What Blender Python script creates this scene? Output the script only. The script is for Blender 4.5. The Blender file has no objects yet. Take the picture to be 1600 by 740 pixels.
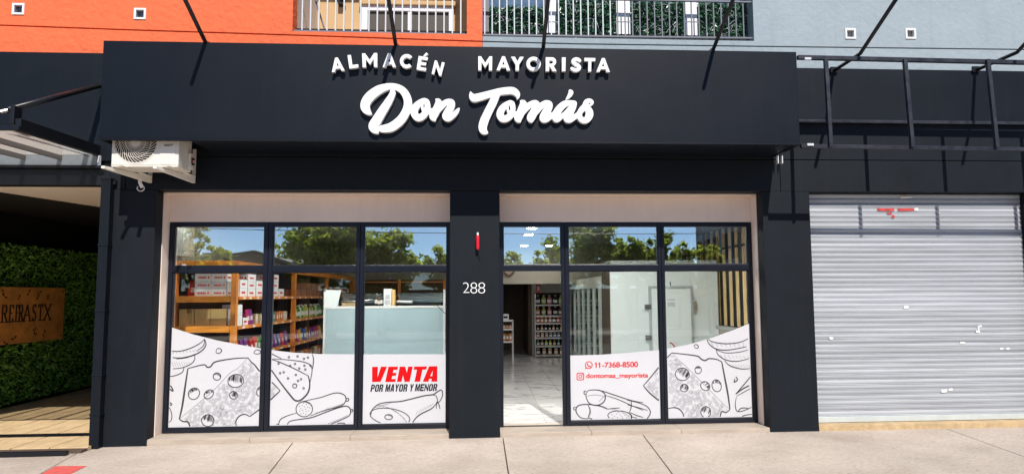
import bpy, bmesh, math, random
import numpy as np
from mathutils import Vector, Matrix

sc = bpy.context.scene
C = sc.collection
rng = random.Random(7)

# ------------------------------------------------------------------ camera
CAM_D, CAM_H = 8.5, 1.7283
FPX, CX, CY = 1054.4, 822.4, 369.35          # focal length and principal point in photo pixels
ROT = np.array([[0.99806342, -0.06186767, -0.00646462],
                [-0.00107442, 0.08676415, -0.9962283],
                [0.06219522, 0.99430598, 0.08652965]])
cam_data = bpy.data.cameras.new('camera')
cam = bpy.data.objects.new('camera', cam_data)
C.objects.link(cam)
cam_data.sensor_width = 36.0
cam_data.lens = FPX / 1600 * 36
cam_data.shift_x = -(CX - 800) / 1600
cam_data.shift_y = (CY - 370) / 1600
cam_data.clip_start = 0.05
cam_data.clip_end = 2000
r_, u_, f_ = ROT[0], -ROT[1], ROT[2]
cam.matrix_world = Matrix(((r_[0], u_[0], -f_[0], 0), (r_[1], u_[1], -f_[1], -CAM_D),
                           (r_[2], u_[2], -f_[2], CAM_H), (0, 0, 0, 1)))
sc.camera = cam

# ------------------------------------------------------------------ light
SUN = Vector((0.17, -1.0, 1.07)).normalized()
w = bpy.data.worlds.new('World')
sc.world = w
w.use_nodes = True
nt = w.node_tree
bg = nt.nodes['Background']
sky = nt.nodes.new('ShaderNodeTexSky')
sky.sky_type = 'NISHITA'
sky.sun_disc = False
sky.sun_elevation = math.asin(SUN.z)
sky.sun_rotation = math.atan2(SUN.x, SUN.y)
sky.air_density = 0.65
sky.dust_density = 0.0
sky.altitude = 1200
sky.ozone_density = 3.0
nt.links.new(sky.outputs[0], bg.inputs[0])
bg.inputs[1].default_value = 0.115
sd = bpy.data.lights.new('sun', 'SUN')
sd.energy = 4.75
sd.angle = math.radians(0.5)
sd.color = (1.0, 0.95, 0.88)
so = bpy.data.objects.new('sun', sd)
C.objects.link(so)
so.rotation_euler = SUN.to_track_quat('Z', 'Y').to_euler()
so.location = (2, -12, 14)
sc.view_settings.view_transform = 'Standard'
sc.view_settings.look = 'None'
sc.view_settings.exposure = 0.17
sc.view_settings.gamma = 1.0
sc.cycles.max_bounces = 10
sc.cycles.transparent_max_bounces = 12
sc.cycles.diffuse_bounces = 4

# ------------------------------------------------------------------ helpers
def ray(px, py):
    return ROT.T @ np.array([(px - CX) / FPX, (py - CY) / FPX, 1.0])
def at(px, py, Y=0.0):
    """photo pixel -> point on the vertical plane at depth Y"""
    d = ray(px, py); t = (Y + CAM_D) / d[1]
    return Vector((d[0] * t, Y, CAM_H + d[2] * t))
def atz(px, py, Z=0.0):
    d = ray(px, py); t = (Z - CAM_H) / d[2]
    return Vector((d[0] * t, -CAM_D + d[1] * t, Z))
def ax(px, py, Y): return at(px, py, Y).x
def azz(px, py, Y): return at(px, py, Y).z

class MB:
    def __init__(s): s.v = []; s.f = []; s.m = []; s.mi = 0
    def pts(s, ps):
        n = len(s.v); s.v += [tuple(p) for p in ps]; return n
    def face(s, ps):
        n = s.pts(ps); s.f.append(tuple(range(n, n + len(ps)))); s.m.append(s.mi)
    def fi(s, idx): s.f.append(tuple(idx)); s.m.append(s.mi)
    def box(s, x0, x1, y0, y1, z0, z1):
        if x0 > x1: x0, x1 = x1, x0
        if y0 > y1: y0, y1 = y1, y0
        if z0 > z1: z0, z1 = z1, z0
        n = s.pts([(x0,y0,z0),(x1,y0,z0),(x1,y1,z0),(x0,y1,z0),(x0,y0,z1),(x1,y0,z1),(x1,y1,z1),(x0,y1,z1)])
        for q in ((3,2,1,0),(4,5,6,7),(0,1,5,4),(1,2,6,5),(2,3,7,6),(3,0,4,7)): s.fi([n+i for i in q])
        return s
    def prism(s, ps, ext):
        """polygon ps (list of points) pushed along ext"""
        ps = [Vector(p) for p in ps]; e = Vector(ext); k = len(ps)
        nrm = Vector((0,0,0))
        for i in range(k): nrm += ps[i].cross(ps[(i+1) % k])
        if nrm.dot(e) > 0: ps = ps[::-1]
        n = s.pts(ps); m = s.pts([p + e for p in ps])
        s.fi(range(n, n+k)); s.fi([m+k-1-i for i in range(k)])
        for i in range(k):
            j = (i+1) % k; s.fi((n+j, n+i, m+i, m+j))
        return s
    def bar(s, a, b, wd, h=None, up=(0,0,1)):
        """rectangular bar from a to b"""
        a, b, up = Vector(a), Vector(b), Vector(up); h = h or wd
        d = (b-a).normalized(); x = d.cross(up)
        if x.length < 1e-4: x = d.cross(Vector((0,1,0)))
        x.normalize(); z = x.cross(d)
        q = [a + x*wd/2*i + z*h/2*j for i, j in ((-1,-1),(1,-1),(1,1),(-1,1))]
        return s.prism(q, b-a)
    def tube(s, ps, r, n=8, cap=True):
        ps = [Vector(p) for p in ps]; rs = r if isinstance(r, (list, tuple)) else [r]*len(ps)
        rings = []; prev = None
        for i, p in enumerate(ps):
            t = (ps[min(i+1, len(ps)-1)] - ps[max(i-1, 0)]).normalized()
            if prev is None:
                a = t.cross(Vector((0,0,1)))
                if a.length < 1e-3: a = t.cross(Vector((1,0,0)))
            else: a = prev - t*prev.dot(t)
            a.normalize(); prev = a; b = t.cross(a)
            rings.append(s.pts([p + (a*math.cos(2*math.pi*k/n) + b*math.sin(2*math.pi*k/n))*rs[i] for k in range(n)]))
        for i in range(len(rings)-1):
            for k in range(n):
                j = (k+1) % n; s.fi((rings[i]+k, rings[i]+j, rings[i+1]+j, rings[i+1]+k))
        if cap:
            s.fi([rings[0]+n-1-k for k in range(n)]); s.fi([rings[-1]+k for k in range(n)])
        return s
    def lathe(s, prof, n=10, c=(0,0,0)):
        rings = [s.pts([(c[0]+r*math.cos(2*math.pi*k/n), c[1]+r*math.sin(2*math.pi*k/n), c[2]+z) for k in range(n)]) for r, z in prof]
        for i in range(len(rings)-1):
            for k in range(n):
                j = (k+1) % n; s.fi((rings[i]+k, rings[i]+j, rings[i+1]+j, rings[i+1]+k))
        s.fi([rings[0]+n-1-k for k in range(n)]); s.fi([rings[-1]+k for k in range(n)])
        return s
    def mesh(s, name, mats, smooth=False):
        me = bpy.data.meshes.new(name)
        me.from_pydata(s.v, [], s.f)
        for m in (mats if isinstance(mats, (list, tuple)) else [mats]): me.materials.append(m)
        if len(me.materials) > 1:
            me.polygons.foreach_set('material_index', s.m)
        if smooth: me.polygons.foreach_set('use_smooth', [True]*len(me.polygons))
        me.update(); return me
    def build(s, name, mats, parent=None, smooth=False, bevel=0, kind=None, label=None):
        o = bpy.data.objects.new(name, None if False else s.mesh(name, mats, smooth))
        return place(o, parent, bevel, kind, label)

def wloc(o):
    v = Vector(o.location)
    while o.parent: o = o.parent; v = v + o.location
    return v
def place(o, parent=None, bevel=0, kind=None, label=None):
    """link an object whose mesh is in world coordinates; move its origin to its centre-bottom"""
    C.objects.link(o)
    me = o.data
    co = np.empty(len(me.vertices)*3, dtype=np.float32); me.vertices.foreach_get('co', co)
    co = co.reshape(-1, 3)
    c = (co.min(0)+co.max(0))/2; c[2] = co[:, 2].min()
    me.vertices.foreach_set('co', (co-c).ravel()); me.update()
    o.location = Vector([float(x) for x in c])
    if parent:
        o.location = o.location - wloc(parent); o.parent = parent
    if bevel:
        b = o.modifiers.new('bevel', 'BEVEL'); b.width = bevel; b.segments = 2; b.limit_method = 'ANGLE'; b.angle_limit = 0.6
    if kind: o['kind'] = kind
    if label: o['label'] = label
    return o
def tag(o, label, cat, group=None):
    o['label'] = label; o['category'] = cat
    if group: o['group'] = group
    return o
def thing(name, loc, label, cat, group=None):
    o = bpy.data.objects.new(name, None); C.objects.link(o)
    o.location = loc; o.empty_display_size = 0.2
    return tag(o, label, cat, group)
def inst(src_mesh, name, loc, parent=None, rz=0.0, scale=None):
    """copy sharing mesh data; loc in world"""
    o = bpy.data.objects.new(name, src_mesh); C.objects.link(o)
    o.location = loc; o.rotation_euler.z = rz
    if scale: o.scale = scale
    if parent:
        o.location = Vector(loc) - wloc(parent); o.parent = parent
    return o

# ------------------------------------------------------------------ materials
MATS = {}
def mat(name, col, rough=0.6, metal=0.0, var=0.0, vscale=3.0, bump=0.0, bscale=60.0, bdist=0.004, spec=None, stretch=None, detail=6, coat=0.0):
    m = bpy.data.materials.new(name); m.use_nodes = True
    n = m.node_tree; p = n.nodes['Principled BSDF']
    p.inputs['Base Color'].default_value = (*col, 1); p.inputs['Roughness'].default_value = rough
    p.inputs['Metallic'].default_value = metal
    if spec is not None: p.inputs['Specular IOR Level'].default_value = spec
    if coat: p.inputs['Coat Weight'].default_value = coat
    if var or bump:
        g = n.nodes.new('ShaderNodeNewGeometry')
        src = g.outputs['Position']
        if stretch:
            mp = n.nodes.new('ShaderNodeMapping'); mp.inputs['Scale'].default_value = stretch
            n.links.new(src, mp.inputs[0]); src = mp.outputs[0]
    if var:
        t = n.nodes.new('ShaderNodeTexNoise'); t.inputs['Scale'].default_value = vscale; t.inputs['Detail'].default_value = detail
        t.inputs['Roughness'].default_value = 0.65
        n.links.new(src, t.inputs['Vector'])
        r = n.nodes.new('ShaderNodeMapRange'); r.inputs[1].default_value = 0.3; r.inputs[2].default_value = 0.7
        r.inputs[3].default_value = 1-var; r.inputs[4].default_value = 1+var
        n.links.new(t.outputs[0], r.inputs[0])
        x = n.nodes.new('ShaderNodeVectorMath'); x.operation = 'SCALE'; x.inputs[0].default_value = col
        n.links.new(r.outputs[0], x.inputs['Scale']); n.links.new(x.outputs[0], p.inputs['Base Color'])
        r2 = n.nodes.new('ShaderNodeMapRange'); r2.inputs[1].default_value = 0.3; r2.inputs[2].default_value = 0.7
        r2.inputs[3].default_value = max(0, rough-0.12*min(1, var*4)); r2.inputs[4].default_value = min(1, rough+0.12*min(1, var*4))
        n.links.new(t.outputs[0], r2.inputs[0]); n.links.new(r2.outputs[0], p.inputs['Roughness'])
    if bump:
        t2 = n.nodes.new('ShaderNodeTexNoise'); t2.inputs['Scale'].default_value = bscale; t2.inputs['Detail'].default_value = 5
        n.links.new(src, t2.inputs['Vector'])
        b = n.nodes.new('ShaderNodeBump'); b.inputs['Strength'].default_value = bump; b.inputs['Distance'].default_value = bdist
        n.links.new(t2.outputs[0], b.inputs['Height']); n.links.new(b.outputs[0], p.inputs['Normal'])
    MATS[name] = m
    return m
def ramp(n, stops):
    r = n.nodes.new('ShaderNodeValToRGB'); e = r.color_ramp.elements
    e[0].position, e[0].color = stops[0][0], (*stops[0][1], 1)
    e[1].position, e[1].color = stops[-1][0], (*stops[-1][1], 1)
    for p, c in stops[1:-1]:
        k = e.new(p); k.color = (*c, 1)
    return r

PANEL = mat('painted sheet navy', (0.0040, 0.0066, 0.0118), 0.45, var=0.10, vscale=0.7, spec=0.22, bump=0.04, bscale=2.5, bdist=0.02)
PLASTER = mat('charcoal plaster', (0.0060, 0.0094, 0.0140), 0.62, var=0.16, vscale=2.2, bump=0.35, bscale=45, bdist=0.004, spec=0.22)
CLAD = mat('charcoal cladding', (0.0054, 0.0082, 0.0130), 0.5, var=0.10, vscale=1.0, spec=0.22, bump=0.1, bscale=30)
BLACKST = mat('black painted steel', (0.007, 0.0085, 0.012), 0.38, var=0.15, vscale=6, spec=0.4)
ALU = mat('black anodised frame', (0.006, 0.008, 0.016), 0.35, spec=0.4, var=0.1, vscale=4)
BEIGE = mat('beige painted board', (0.82, 0.68, 0.585), 0.7, var=0.05, vscale=1.5, bump=0.08, bscale=40)
SILL = mat('travertine sill', (0.44, 0.37, 0.30), 0.6, var=0.16, vscale=7, bump=0.25, bscale=30, stretch=(0.5, 2, 2))
def dusty(m, amount=0.35, col=(0.05, 0.05, 0.052)):
    n = m.node_tree; p = n.nodes['Principled BSDF']; src = p.inputs['Base Color'].links[0].from_socket; L = n.links.new
    g = n.nodes.new('ShaderNodeNewGeometry'); mp = n.nodes.new('ShaderNodeMapping'); mp.inputs['Scale'].default_value = (9, 9, 0.55)
    L(g.outputs['Position'], mp.inputs[0])
    t = n.nodes.new('ShaderNodeTexNoise'); t.inputs['Scale'].default_value = 1.0; t.inputs['Detail'].default_value = 7; t.inputs['Roughness'].default_value = 0.7
    L(mp.outputs[0], t.inputs['Vector'])
    r = n.nodes.new('ShaderNodeMapRange'); r.inputs[1].default_value = 0.52; r.inputs[2].default_value = 0.85; r.inputs[4].default_value = amount
    L(t.outputs[0], r.inputs[0])
    x = n.nodes.new('ShaderNodeMix'); x.data_type = 'RGBA'; x.inputs[7].default_value = (*col, 1)
    L(r.outputs[0], x.inputs[0]); L(src, x.inputs[6]); L(x.outputs[2], p.inputs['Base Color'])
dusty(PANEL, 0.07); dusty(PLASTER, 0.11); dusty(CLAD, 0.08)
ORANGE = mat('orange stucco', (0.80, 0.148, 0.050), 0.8, var=0.06, vscale=2.5, bump=0.9, bscale=13, bdist=0.018)
GREYBLUE = mat('pale blue stucco', (0.315, 0.370, 0.405), 0.8, var=0.06, vscale=2.0, bump=0.6, bscale=14, bdist=0.014)
WHITEP = mat('white paint', (0.78, 0.78, 0.78), 0.45, var=0.03, vscale=5)
LETTER = mat('white letter acrylic', (0.84, 0.84, 0.85), 0.3, spec=0.5)
VINYL = mat('white printed vinyl', (0.60, 0.60, 0.63), 0.35, var=0.02, vscale=2.5, bump=0.03, bscale=4, bdist=0.01)
INK = mat('black ink', (0.045, 0.045, 0.05), 0.5)
INKGREY = mat('grey ink', (0.24, 0.24, 0.26), 0.5)
SHADEINK = mat('pale grey ink', (0.33, 0.33, 0.35), 0.5)
dusty(ORANGE, 0.30, (0.42, 0.10, 0.05)); dusty(GREYBLUE, 0.35, (0.20, 0.235, 0.25)); dusty(BEIGE, 0.25, (0.5, 0.40, 0.34))
RED = mat('red print', (0.62, 0.005, 0.008), 0.5, spec=0.12)
INKTXT = mat('black print', (0.010, 0.012, 0.018), 0.5, spec=0.15)
TAN = mat('tan rubbed threshold', (0.50, 0.36, 0.20), 0.75, var=0.25, vscale=9, bump=0.4, bscale=30)
CASING = mat('ivory enamel', (0.78, 0.74, 0.66), 0.4, var=0.03, vscale=4)
GRILLE = mat('ivory grille', (0.70, 0.66, 0.58), 0.45)
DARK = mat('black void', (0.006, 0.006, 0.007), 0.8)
GALV = mat('galvanised slat', (0.455, 0.478, 0.51), 0.5, metal=0.2, var=0.13, vscale=2.4, stretch=(0.35, 1, 7), detail=8)
def per_object(m, lo, hi):
    n = m.node_tree; p = n.nodes['Principled BSDF']; src = p.inputs['Base Color'].links[0].from_socket
    oi = n.nodes.new('ShaderNodeObjectInfo'); r = n.nodes.new('ShaderNodeMapRange'); r.inputs[3].default_value = lo; r.inputs[4].default_value = hi
    n.links.new(oi.outputs['Random'], r.inputs[0])
    x = n.nodes.new('ShaderNodeVectorMath'); x.operation = 'SCALE'
    n.links.new(src, x.inputs[0]); n.links.new(r.outputs[0], x.inputs['Scale']); n.links.new(x.outputs[0], p.inputs['Base Color'])
per_object(GALV, 0.86, 1.12)
GALVB = mat('galvanised bottom bar', (0.62, 0.68, 0.68), 0.4, metal=0.3, var=0.08, vscale=5)
PAPER = mat('paper scrap', (0.78, 0.78, 0.76), 0.8, var=0.1, vscale=30)
REDTAPE = mat('faded red sticker', (0.50, 0.045, 0.04), 0.6, var=0.5, vscale=18)
WOOD = mat('orange varnished pine', (0.76, 0.27, 0.040), 0.42, var=0.28, vscale=2.5, stretch=(1.5, 1.5, 9), detail=8)
WOODV = mat('orange varnished upright', (0.68, 0.225, 0.034), 0.42, var=0.32, vscale=2.5, stretch=(9, 9, 1.2), detail=8)
CARD = mat('corrugated card', (0.76, 0.50, 0.20), 0.8, var=0.08, vscale=4)
CARTON = mat('white carton', (0.74, 0.74, 0.76), 0.6, var=0.04, vscale=6)
SHOPWALL = mat('shop wall paint', (0.52, 0.52, 0.47), 0.7, var=0.04, vscale=1.5)
OLIVE = mat('khaki wall paint', (0.36, 0.34, 0.28), 0.75, var=0.05, vscale=1.5)
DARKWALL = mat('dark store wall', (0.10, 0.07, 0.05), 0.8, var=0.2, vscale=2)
CEIL = mat('grey ceiling board', (0.34, 0.36, 0.38), 0.8, var=0.02, vscale=2)
COLD = mat('cold room panel', (0.78, 0.84, 0.84), 0.35, var=0.03, vscale=1.2)
STEEL = mat('brushed stainless', (0.55, 0.57, 0.58), 0.25, metal=0.9, var=0.1, vscale=5, stretch=(1, 8, 8))
COUNTER = mat('pale blue counter sheet', (0.43, 0.555, 0.595), 0.3, var=0.06, vscale=1.8, detail=8)
SHELFGREY = mat('grey metal shelf', (0.50, 0.50, 0.50), 0.4, metal=0.3)
HEDGEBACK = mat('hedge backing', (0.010, 0.022, 0.008), 0.9)
TILEENT = mat('tan stone tile', (0.74, 0.54, 0.31), 0.45, var=0.16, vscale=3.5, detail=8, stretch=(2.5, 0.8, 1))
TACTILE = mat('red tactile paving', (0.62, 0.115, 0.10), 0.75, var=0.12, vscale=14, bump=0.3, bscale=60)
KERB = mat('kerb concrete', (0.36, 0.34, 0.31), 0.8, var=0.12, vscale=6, bump=0.3)
ASPH = mat('asphalt', (0.05, 0.05, 0.052), 0.85, var=0.2, vscale=12, bump=0.5, bscale=90)
CORTEN = mat('corten steel plate', (0.80, 0.35, 0.08), 0.5, metal=0.0, var=0.30, vscale=5, bump=0.15, bscale=25)
BALCWALL = mat('cream balcony wall', (0.56, 0.37, 0.185), 0.8, var=0.06, vscale=3, bump=0.3, bscale=20)
BALCSIDE = mat('pale balcony side wall', (0.62, 0.55, 0.50), 0.8, var=0.06, vscale=2)
PVC = mat('white pvc frame', (0.74, 0.72, 0.76), 0.4)
SHUTTERDARK = mat('brown roller blind', (0.065, 0.052, 0.042), 0.6, var=0.1, vscale=8)
RAILW = mat('pale painted rail', (0.60, 0.62, 0.65), 0.45)
RAILG = mat('grey painted rail', (0.16, 0.17, 0.20), 0.45)
PINKBEAM = mat('warm white soffit', (0.86, 0.77, 0.66), 0.8, var=0.03, vscale=2)
BARGREY = mat('grey blue flashing', (0.26, 0.30, 0.34), 0.4, var=0.15, vscale=4)
FRAMEST = mat('weathered dark steel', (0.022, 0.025, 0.034), 0.42, var=0.35, vscale=9, spec=0.4)
RAFTER = mat('grey rafter steel', (0.16, 0.15, 0.15), 0.4)

def concrete():
    m = bpy.data.materials.new('brushed pavement concrete'); m.use_nodes = True
    n = m.node_tree; p = n.nodes['Principled BSDF']; L = n.links.new
    g = n.nodes.new('ShaderNodeNewGeometry')
    mp = n.nodes.new('ShaderNodeMapping'); mp.inputs['Rotation'].default_value = (0, 0, 0.5); mp.inputs['Scale'].default_value = (1, 3.2, 1)
    L(g.outputs['Position'], mp.inputs[0])
    a = n.nodes.new('ShaderNodeTexNoise'); a.inputs['Scale'].default_value = 20; a.inputs['Detail'].default_value = 9; a.inputs['Roughness'].default_value = 0.8
    L(mp.outputs[0], a.inputs['Vector'])
    b = n.nodes.new('ShaderNodeTexNoise'); b.inputs['Scale'].default_value = 1.1; b.inputs['Detail'].default_value = 5
    L(g.outputs['Position'], b.inputs['Vector'])
    v = n.nodes.new('ShaderNodeTexNoise'); v.inputs['Scale'].default_value = 24; v.inputs['Detail'].default_value = 4
    L(mp.outputs[0], v.inputs['Vector'])
    r1 = ramp(n, [(0.34, (0.36, 0.295, 0.24)), (0.5, (0.585, 0.495, 0.42)), (0.72, (0.69, 0.60, 0.515))])
    L(a.outputs[0], r1.inputs[0])
    r2 = ramp(n, [(0.3, (0.84, 0.82, 0.80)), (0.5, (1.0, 1.0, 1.0)), (0.7, (1.12, 1.12, 1.12))]); L(b.outputs[0], r2.inputs[0])
    r3 = ramp(n, [(0.27, (0.40, 0.35, 0.31)), (0.37, (1, 1, 1))]); L(v.outputs[0], r3.inputs[0])
    x = n.nodes.new('ShaderNodeMix'); x.data_type = 'RGBA'; x.blend_type = 'MULTIPLY'; x.inputs[0].default_value = 1
    L(r1.outputs[0], x.inputs[6]); L(r2.outputs[0], x.inputs[7])
    y = n.nodes.new('ShaderNodeMix'); y.data_type = 'RGBA'; y.blend_type = 'MULTIPLY'; y.inputs[0].default_value = 0.8
    L(x.outputs[2], y.inputs[6]); L(r3.outputs[0], y.inputs[7])
    vo = n.nodes.new('ShaderNodeTexVoronoi'); vo.inputs['Scale'].default_value = 6.5; L(g.outputs['Position'], vo.inputs['Vector'])
    r4 = ramp(n, [(0.05, (0.42, 0.37, 0.33)), (0.10, (1, 1, 1))]); L(vo.outputs['Distance'], r4.inputs[0])
    z = n.nodes.new('ShaderNodeMix'); z.data_type = 'RGBA'; z.blend_type = 'MULTIPLY'; z.inputs[0].default_value = 0.75
    L(y.outputs[2], z.inputs[6]); L(r4.outputs[0], z.inputs[7])
    L(z.outputs[2], p.inputs['Base Color']); p.inputs['Roughness'].default_value = 0.8
    bp = n.nodes.new('ShaderNodeBump'); bp.inputs['Strength'].default_value = 0.9; bp.inputs['Distance'].default_value = 0.016
    L(a.outputs[0], bp.inputs['Height']); L(bp.outputs[0], p.inputs['Normal'])
    return m
CONC = concrete()

def marble():
    m = bpy.data.materials.new('polished white marble tile'); m.use_nodes = True
    n = m.node_tree; p = n.nodes['Principled BSDF']; L = n.links.new
    g = n.nodes.new('ShaderNodeNewGeometry')
    mp = n.nodes.new('ShaderNodeMapping'); mp.inputs['Rotation'].default_value = (0, 0, 0.45); mp.inputs['Scale'].default_value = (0.55, 1.7, 1)
    L(g.outputs['Position'], mp.inputs[0])
    a = n.nodes.new('ShaderNodeTexNoise'); a.inputs['Scale'].default_value = 1.6; a.inputs['Detail'].default_value = 5; a.inputs['Distortion'].default_value = 0.8
    L(mp.outputs[0], a.inputs['Vector'])
    s = n.nodes.new('ShaderNodeMath'); s.operation = 'SUBTRACT'; s.inputs[1].default_value = 0.5; L(a.outputs[0], s.inputs[0])
    b = n.nodes.new('ShaderNodeMath'); b.operation = 'ABSOLUTE'; L(s.outputs[0], b.inputs[0])
    r = ramp(n, [(0.0, (0.30, 0.30, 0.31)), (0.010, (0.58, 0.58, 0.58)), (0.03, (0.74, 0.73, 0.72))]); L(b.outputs[0], r.inputs[0])
    L(r.outputs[0], p.inputs['Base Color']); p.inputs['Roughness'].default_value = 0.09
    return m
MARBLE = marble()

def glassmat(name, refl, tint=(0.93, 0.96, 0.95)):
    m = bpy.data.materials.new(name); m.use_nodes = True
    n = m.node_tree; n.nodes.clear(); L = n.links.new
    out = n.nodes.new('ShaderNodeOutputMaterial'); mx = n.nodes.new('ShaderNodeMixShader')
    t = n.nodes.new('ShaderNodeBsdfTransparent'); t.inputs[0].default_value = (*tint, 1)
    gl = n.nodes.new('ShaderNodeBsdfGlossy'); gl.inputs['Roughness'].default_value = 0.0; gl.inputs[0].default_value = (0.97, 1.0, 1.0, 1)
    lw = n.nodes.new('ShaderNodeLayerWeight'); lw.inputs[0].default_value = 0.5
    pw = n.nodes.new('ShaderNodeMath'); pw.operation = 'POWER'; pw.inputs[1].default_value = 5; L(lw.outputs['Facing'], pw.inputs[0])
    ma = n.nodes.new('ShaderNodeMath'); ma.operation = 'MULTIPLY_ADD'; ma.inputs[1].default_value = 1-refl; ma.inputs[2].default_value = refl
    L(pw.outputs[0], ma.inputs[0]); L(ma.outputs[0], mx.inputs[0]); L(t.outputs[0], mx.inputs[1]); L(gl.outputs[0], mx.inputs[2])
    L(mx.outputs[0], out.inputs[0])
    return m
GLASS = glassmat('reflective shop glass', 0.40)
GLASSL = glassmat('clear shop glass', 0.07)
CLEAR = glassmat('clear display glass', 0.08, (0.90, 0.95, 0.93))

def milky():
    m = glassmat('canopy glass', 0.06, (0.96, 0.95, 0.92)); n = m.node_tree; L = n.links.new
    mx = [k for k in n.nodes if k.type == 'MIX_SHADER'][0]; out = [k for k in n.nodes if k.type == 'OUTPUT_MATERIAL'][0]
    t = n.nodes.new('ShaderNodeBsdfTranslucent'); t.inputs[0].default_value = (0.95, 0.91, 0.84, 1)
    m2 = n.nodes.new('ShaderNodeMixShader'); m2.inputs[0].default_value = 0.24
    L(mx.outputs[0], m2.inputs[1]); L(t.outputs[0], m2.inputs[2]); L(m2.outputs[0], out.inputs[0]); return m
CANOPYGL = milky()
def emit(name, col, st):
    m = bpy.data.materials.new(name); m.use_nodes = True
    p = m.node_tree.nodes['Principled BSDF']; p.inputs['Base Color'].default_value = (0.8, 0.8, 0.8, 1)
    p.inputs['Emission Color'].default_value = (*col, 1); p.inputs['Emission Strength'].default_value = st
    return m
LAMP = emit('lit led panel', (1.0, 0.96, 0.90), 75)
LAMPFILL = emit('added front fill panel', (1.0, 0.97, 0.93), 25)  # for the unseen fill lights added near the windows

def leafmat(name, lo, hi, scale=3.0, rough=0.5, trans=0.0):
    m = bpy.data.materials.new(name); m.use_nodes = True
    n = m.node_tree; p = n.nodes['Principled BSDF']; L = n.links.new
    g = n.nodes.new('ShaderNodeNewGeometry')
    r = ramp(n, [(0.0, lo), (1.0, hi)]); L(g.outputs['Random Per Island'], r.inputs[0])
    L(r.outputs[0], p.inputs['Base Color']); p.inputs['Roughness'].default_value = rough
    if trans:
        t = n.nodes.new('ShaderNodeBsdfTranslucent'); mx = n.nodes.new('ShaderNodeMixShader'); mx.inputs[0].default_value = trans
        sc2 = n.nodes.new('ShaderNodeMix'); sc2.data_type = 'RGBA'; sc2.blend_type = 'MULTIPLY'; sc2.inputs[0].default_value = 1; sc2.inputs[7].default_value = (2.3, 2.1, 1.3, 1)
        L(r.outputs[0], sc2.inputs[6]); L(sc2.outputs[2], t.inputs[0])
        L(p.outputs[0], mx.inputs[1]); L(t.outputs[0], mx.inputs[2]); L(mx.outputs[0], n.nodes['Material Output'].inputs[0])
    return m
LEAF = leafmat('tree leaf', (0.12, 0.17, 0.025), (0.27, 0.34, 0.06), trans=0.65)
LEAFD = leafmat('dark tree leaf', (0.08, 0.13, 0.02), (0.24, 0.31, 0.05), trans=0.65)
LEAFH = leafmat('artificial hedge leaf', (0.03, 0.11, 0.012), (0.34, 0.70, 0.10), rough=0.3)
LEAFB = leafmat('balcony hedge leaf', (0.015, 0.06, 0.035), (0.07, 0.19, 0.10), rough=0.3)
YEL = mat('yellow flower', (0.6, 0.5, 0.05), 0.6)
BARK = mat('bark', (0.10, 0.075, 0.05), 0.9, var=0.3, vscale=8, bump=0.6, bscale=20)

# ------------------------------------------------------------------ lettering helpers
def curve_solid(loops, y_front, depth, name, m, bevel=0.0):
    """flat closed loops of (x, z) filled, holes by winding, given thickness: front face at y_front"""
    cu = bpy.data.curves.new('outline', 'CURVE'); cu.dimensions = '2D'; cu.fill_mode = 'BOTH'
    cu.extrude = depth/2 - bevel; cu.bevel_depth = bevel; cu.bevel_resolution = 1; cu.offset = -bevel
    for lp in loops:
        sp = cu.splines.new('POLY'); sp.points.add(len(lp)-1); sp.use_cyclic_u = True
        for i, (x, z) in enumerate(lp): sp.points[i].co = (x, z, 0, 1)
    o = bpy.data.objects.new('outline', cu); C.objects.link(o)
    dg = bpy.context.evaluated_depsgraph_get(); dg.update()
    me = bpy.data.meshes.new_from_object(o.evaluated_get(dg))
    bpy.data.objects.remove(o); bpy.data.curves.remove(cu)
    for v in me.vertices:
        x, y, z = v.co; v.co = (x, y_front + depth/2 - z, y)
    me.name = name; me.materials.clear(); me.materials.append(m); me.update()
    return me
def poly_px(loops, Y):
    return [[(lambda q: (q.x, q.z))(at(px, py, Y)) for px, py in lp] for lp in loops]
def px_solid(loops, Y, depth, name, m, parent=None, bevel=0.0, label=None):
    me = curve_solid(poly_px(loops, Y), Y, depth, name, m, bevel)
    return place(bpy.data.objects.new(name, me), parent, label=label)
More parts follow.
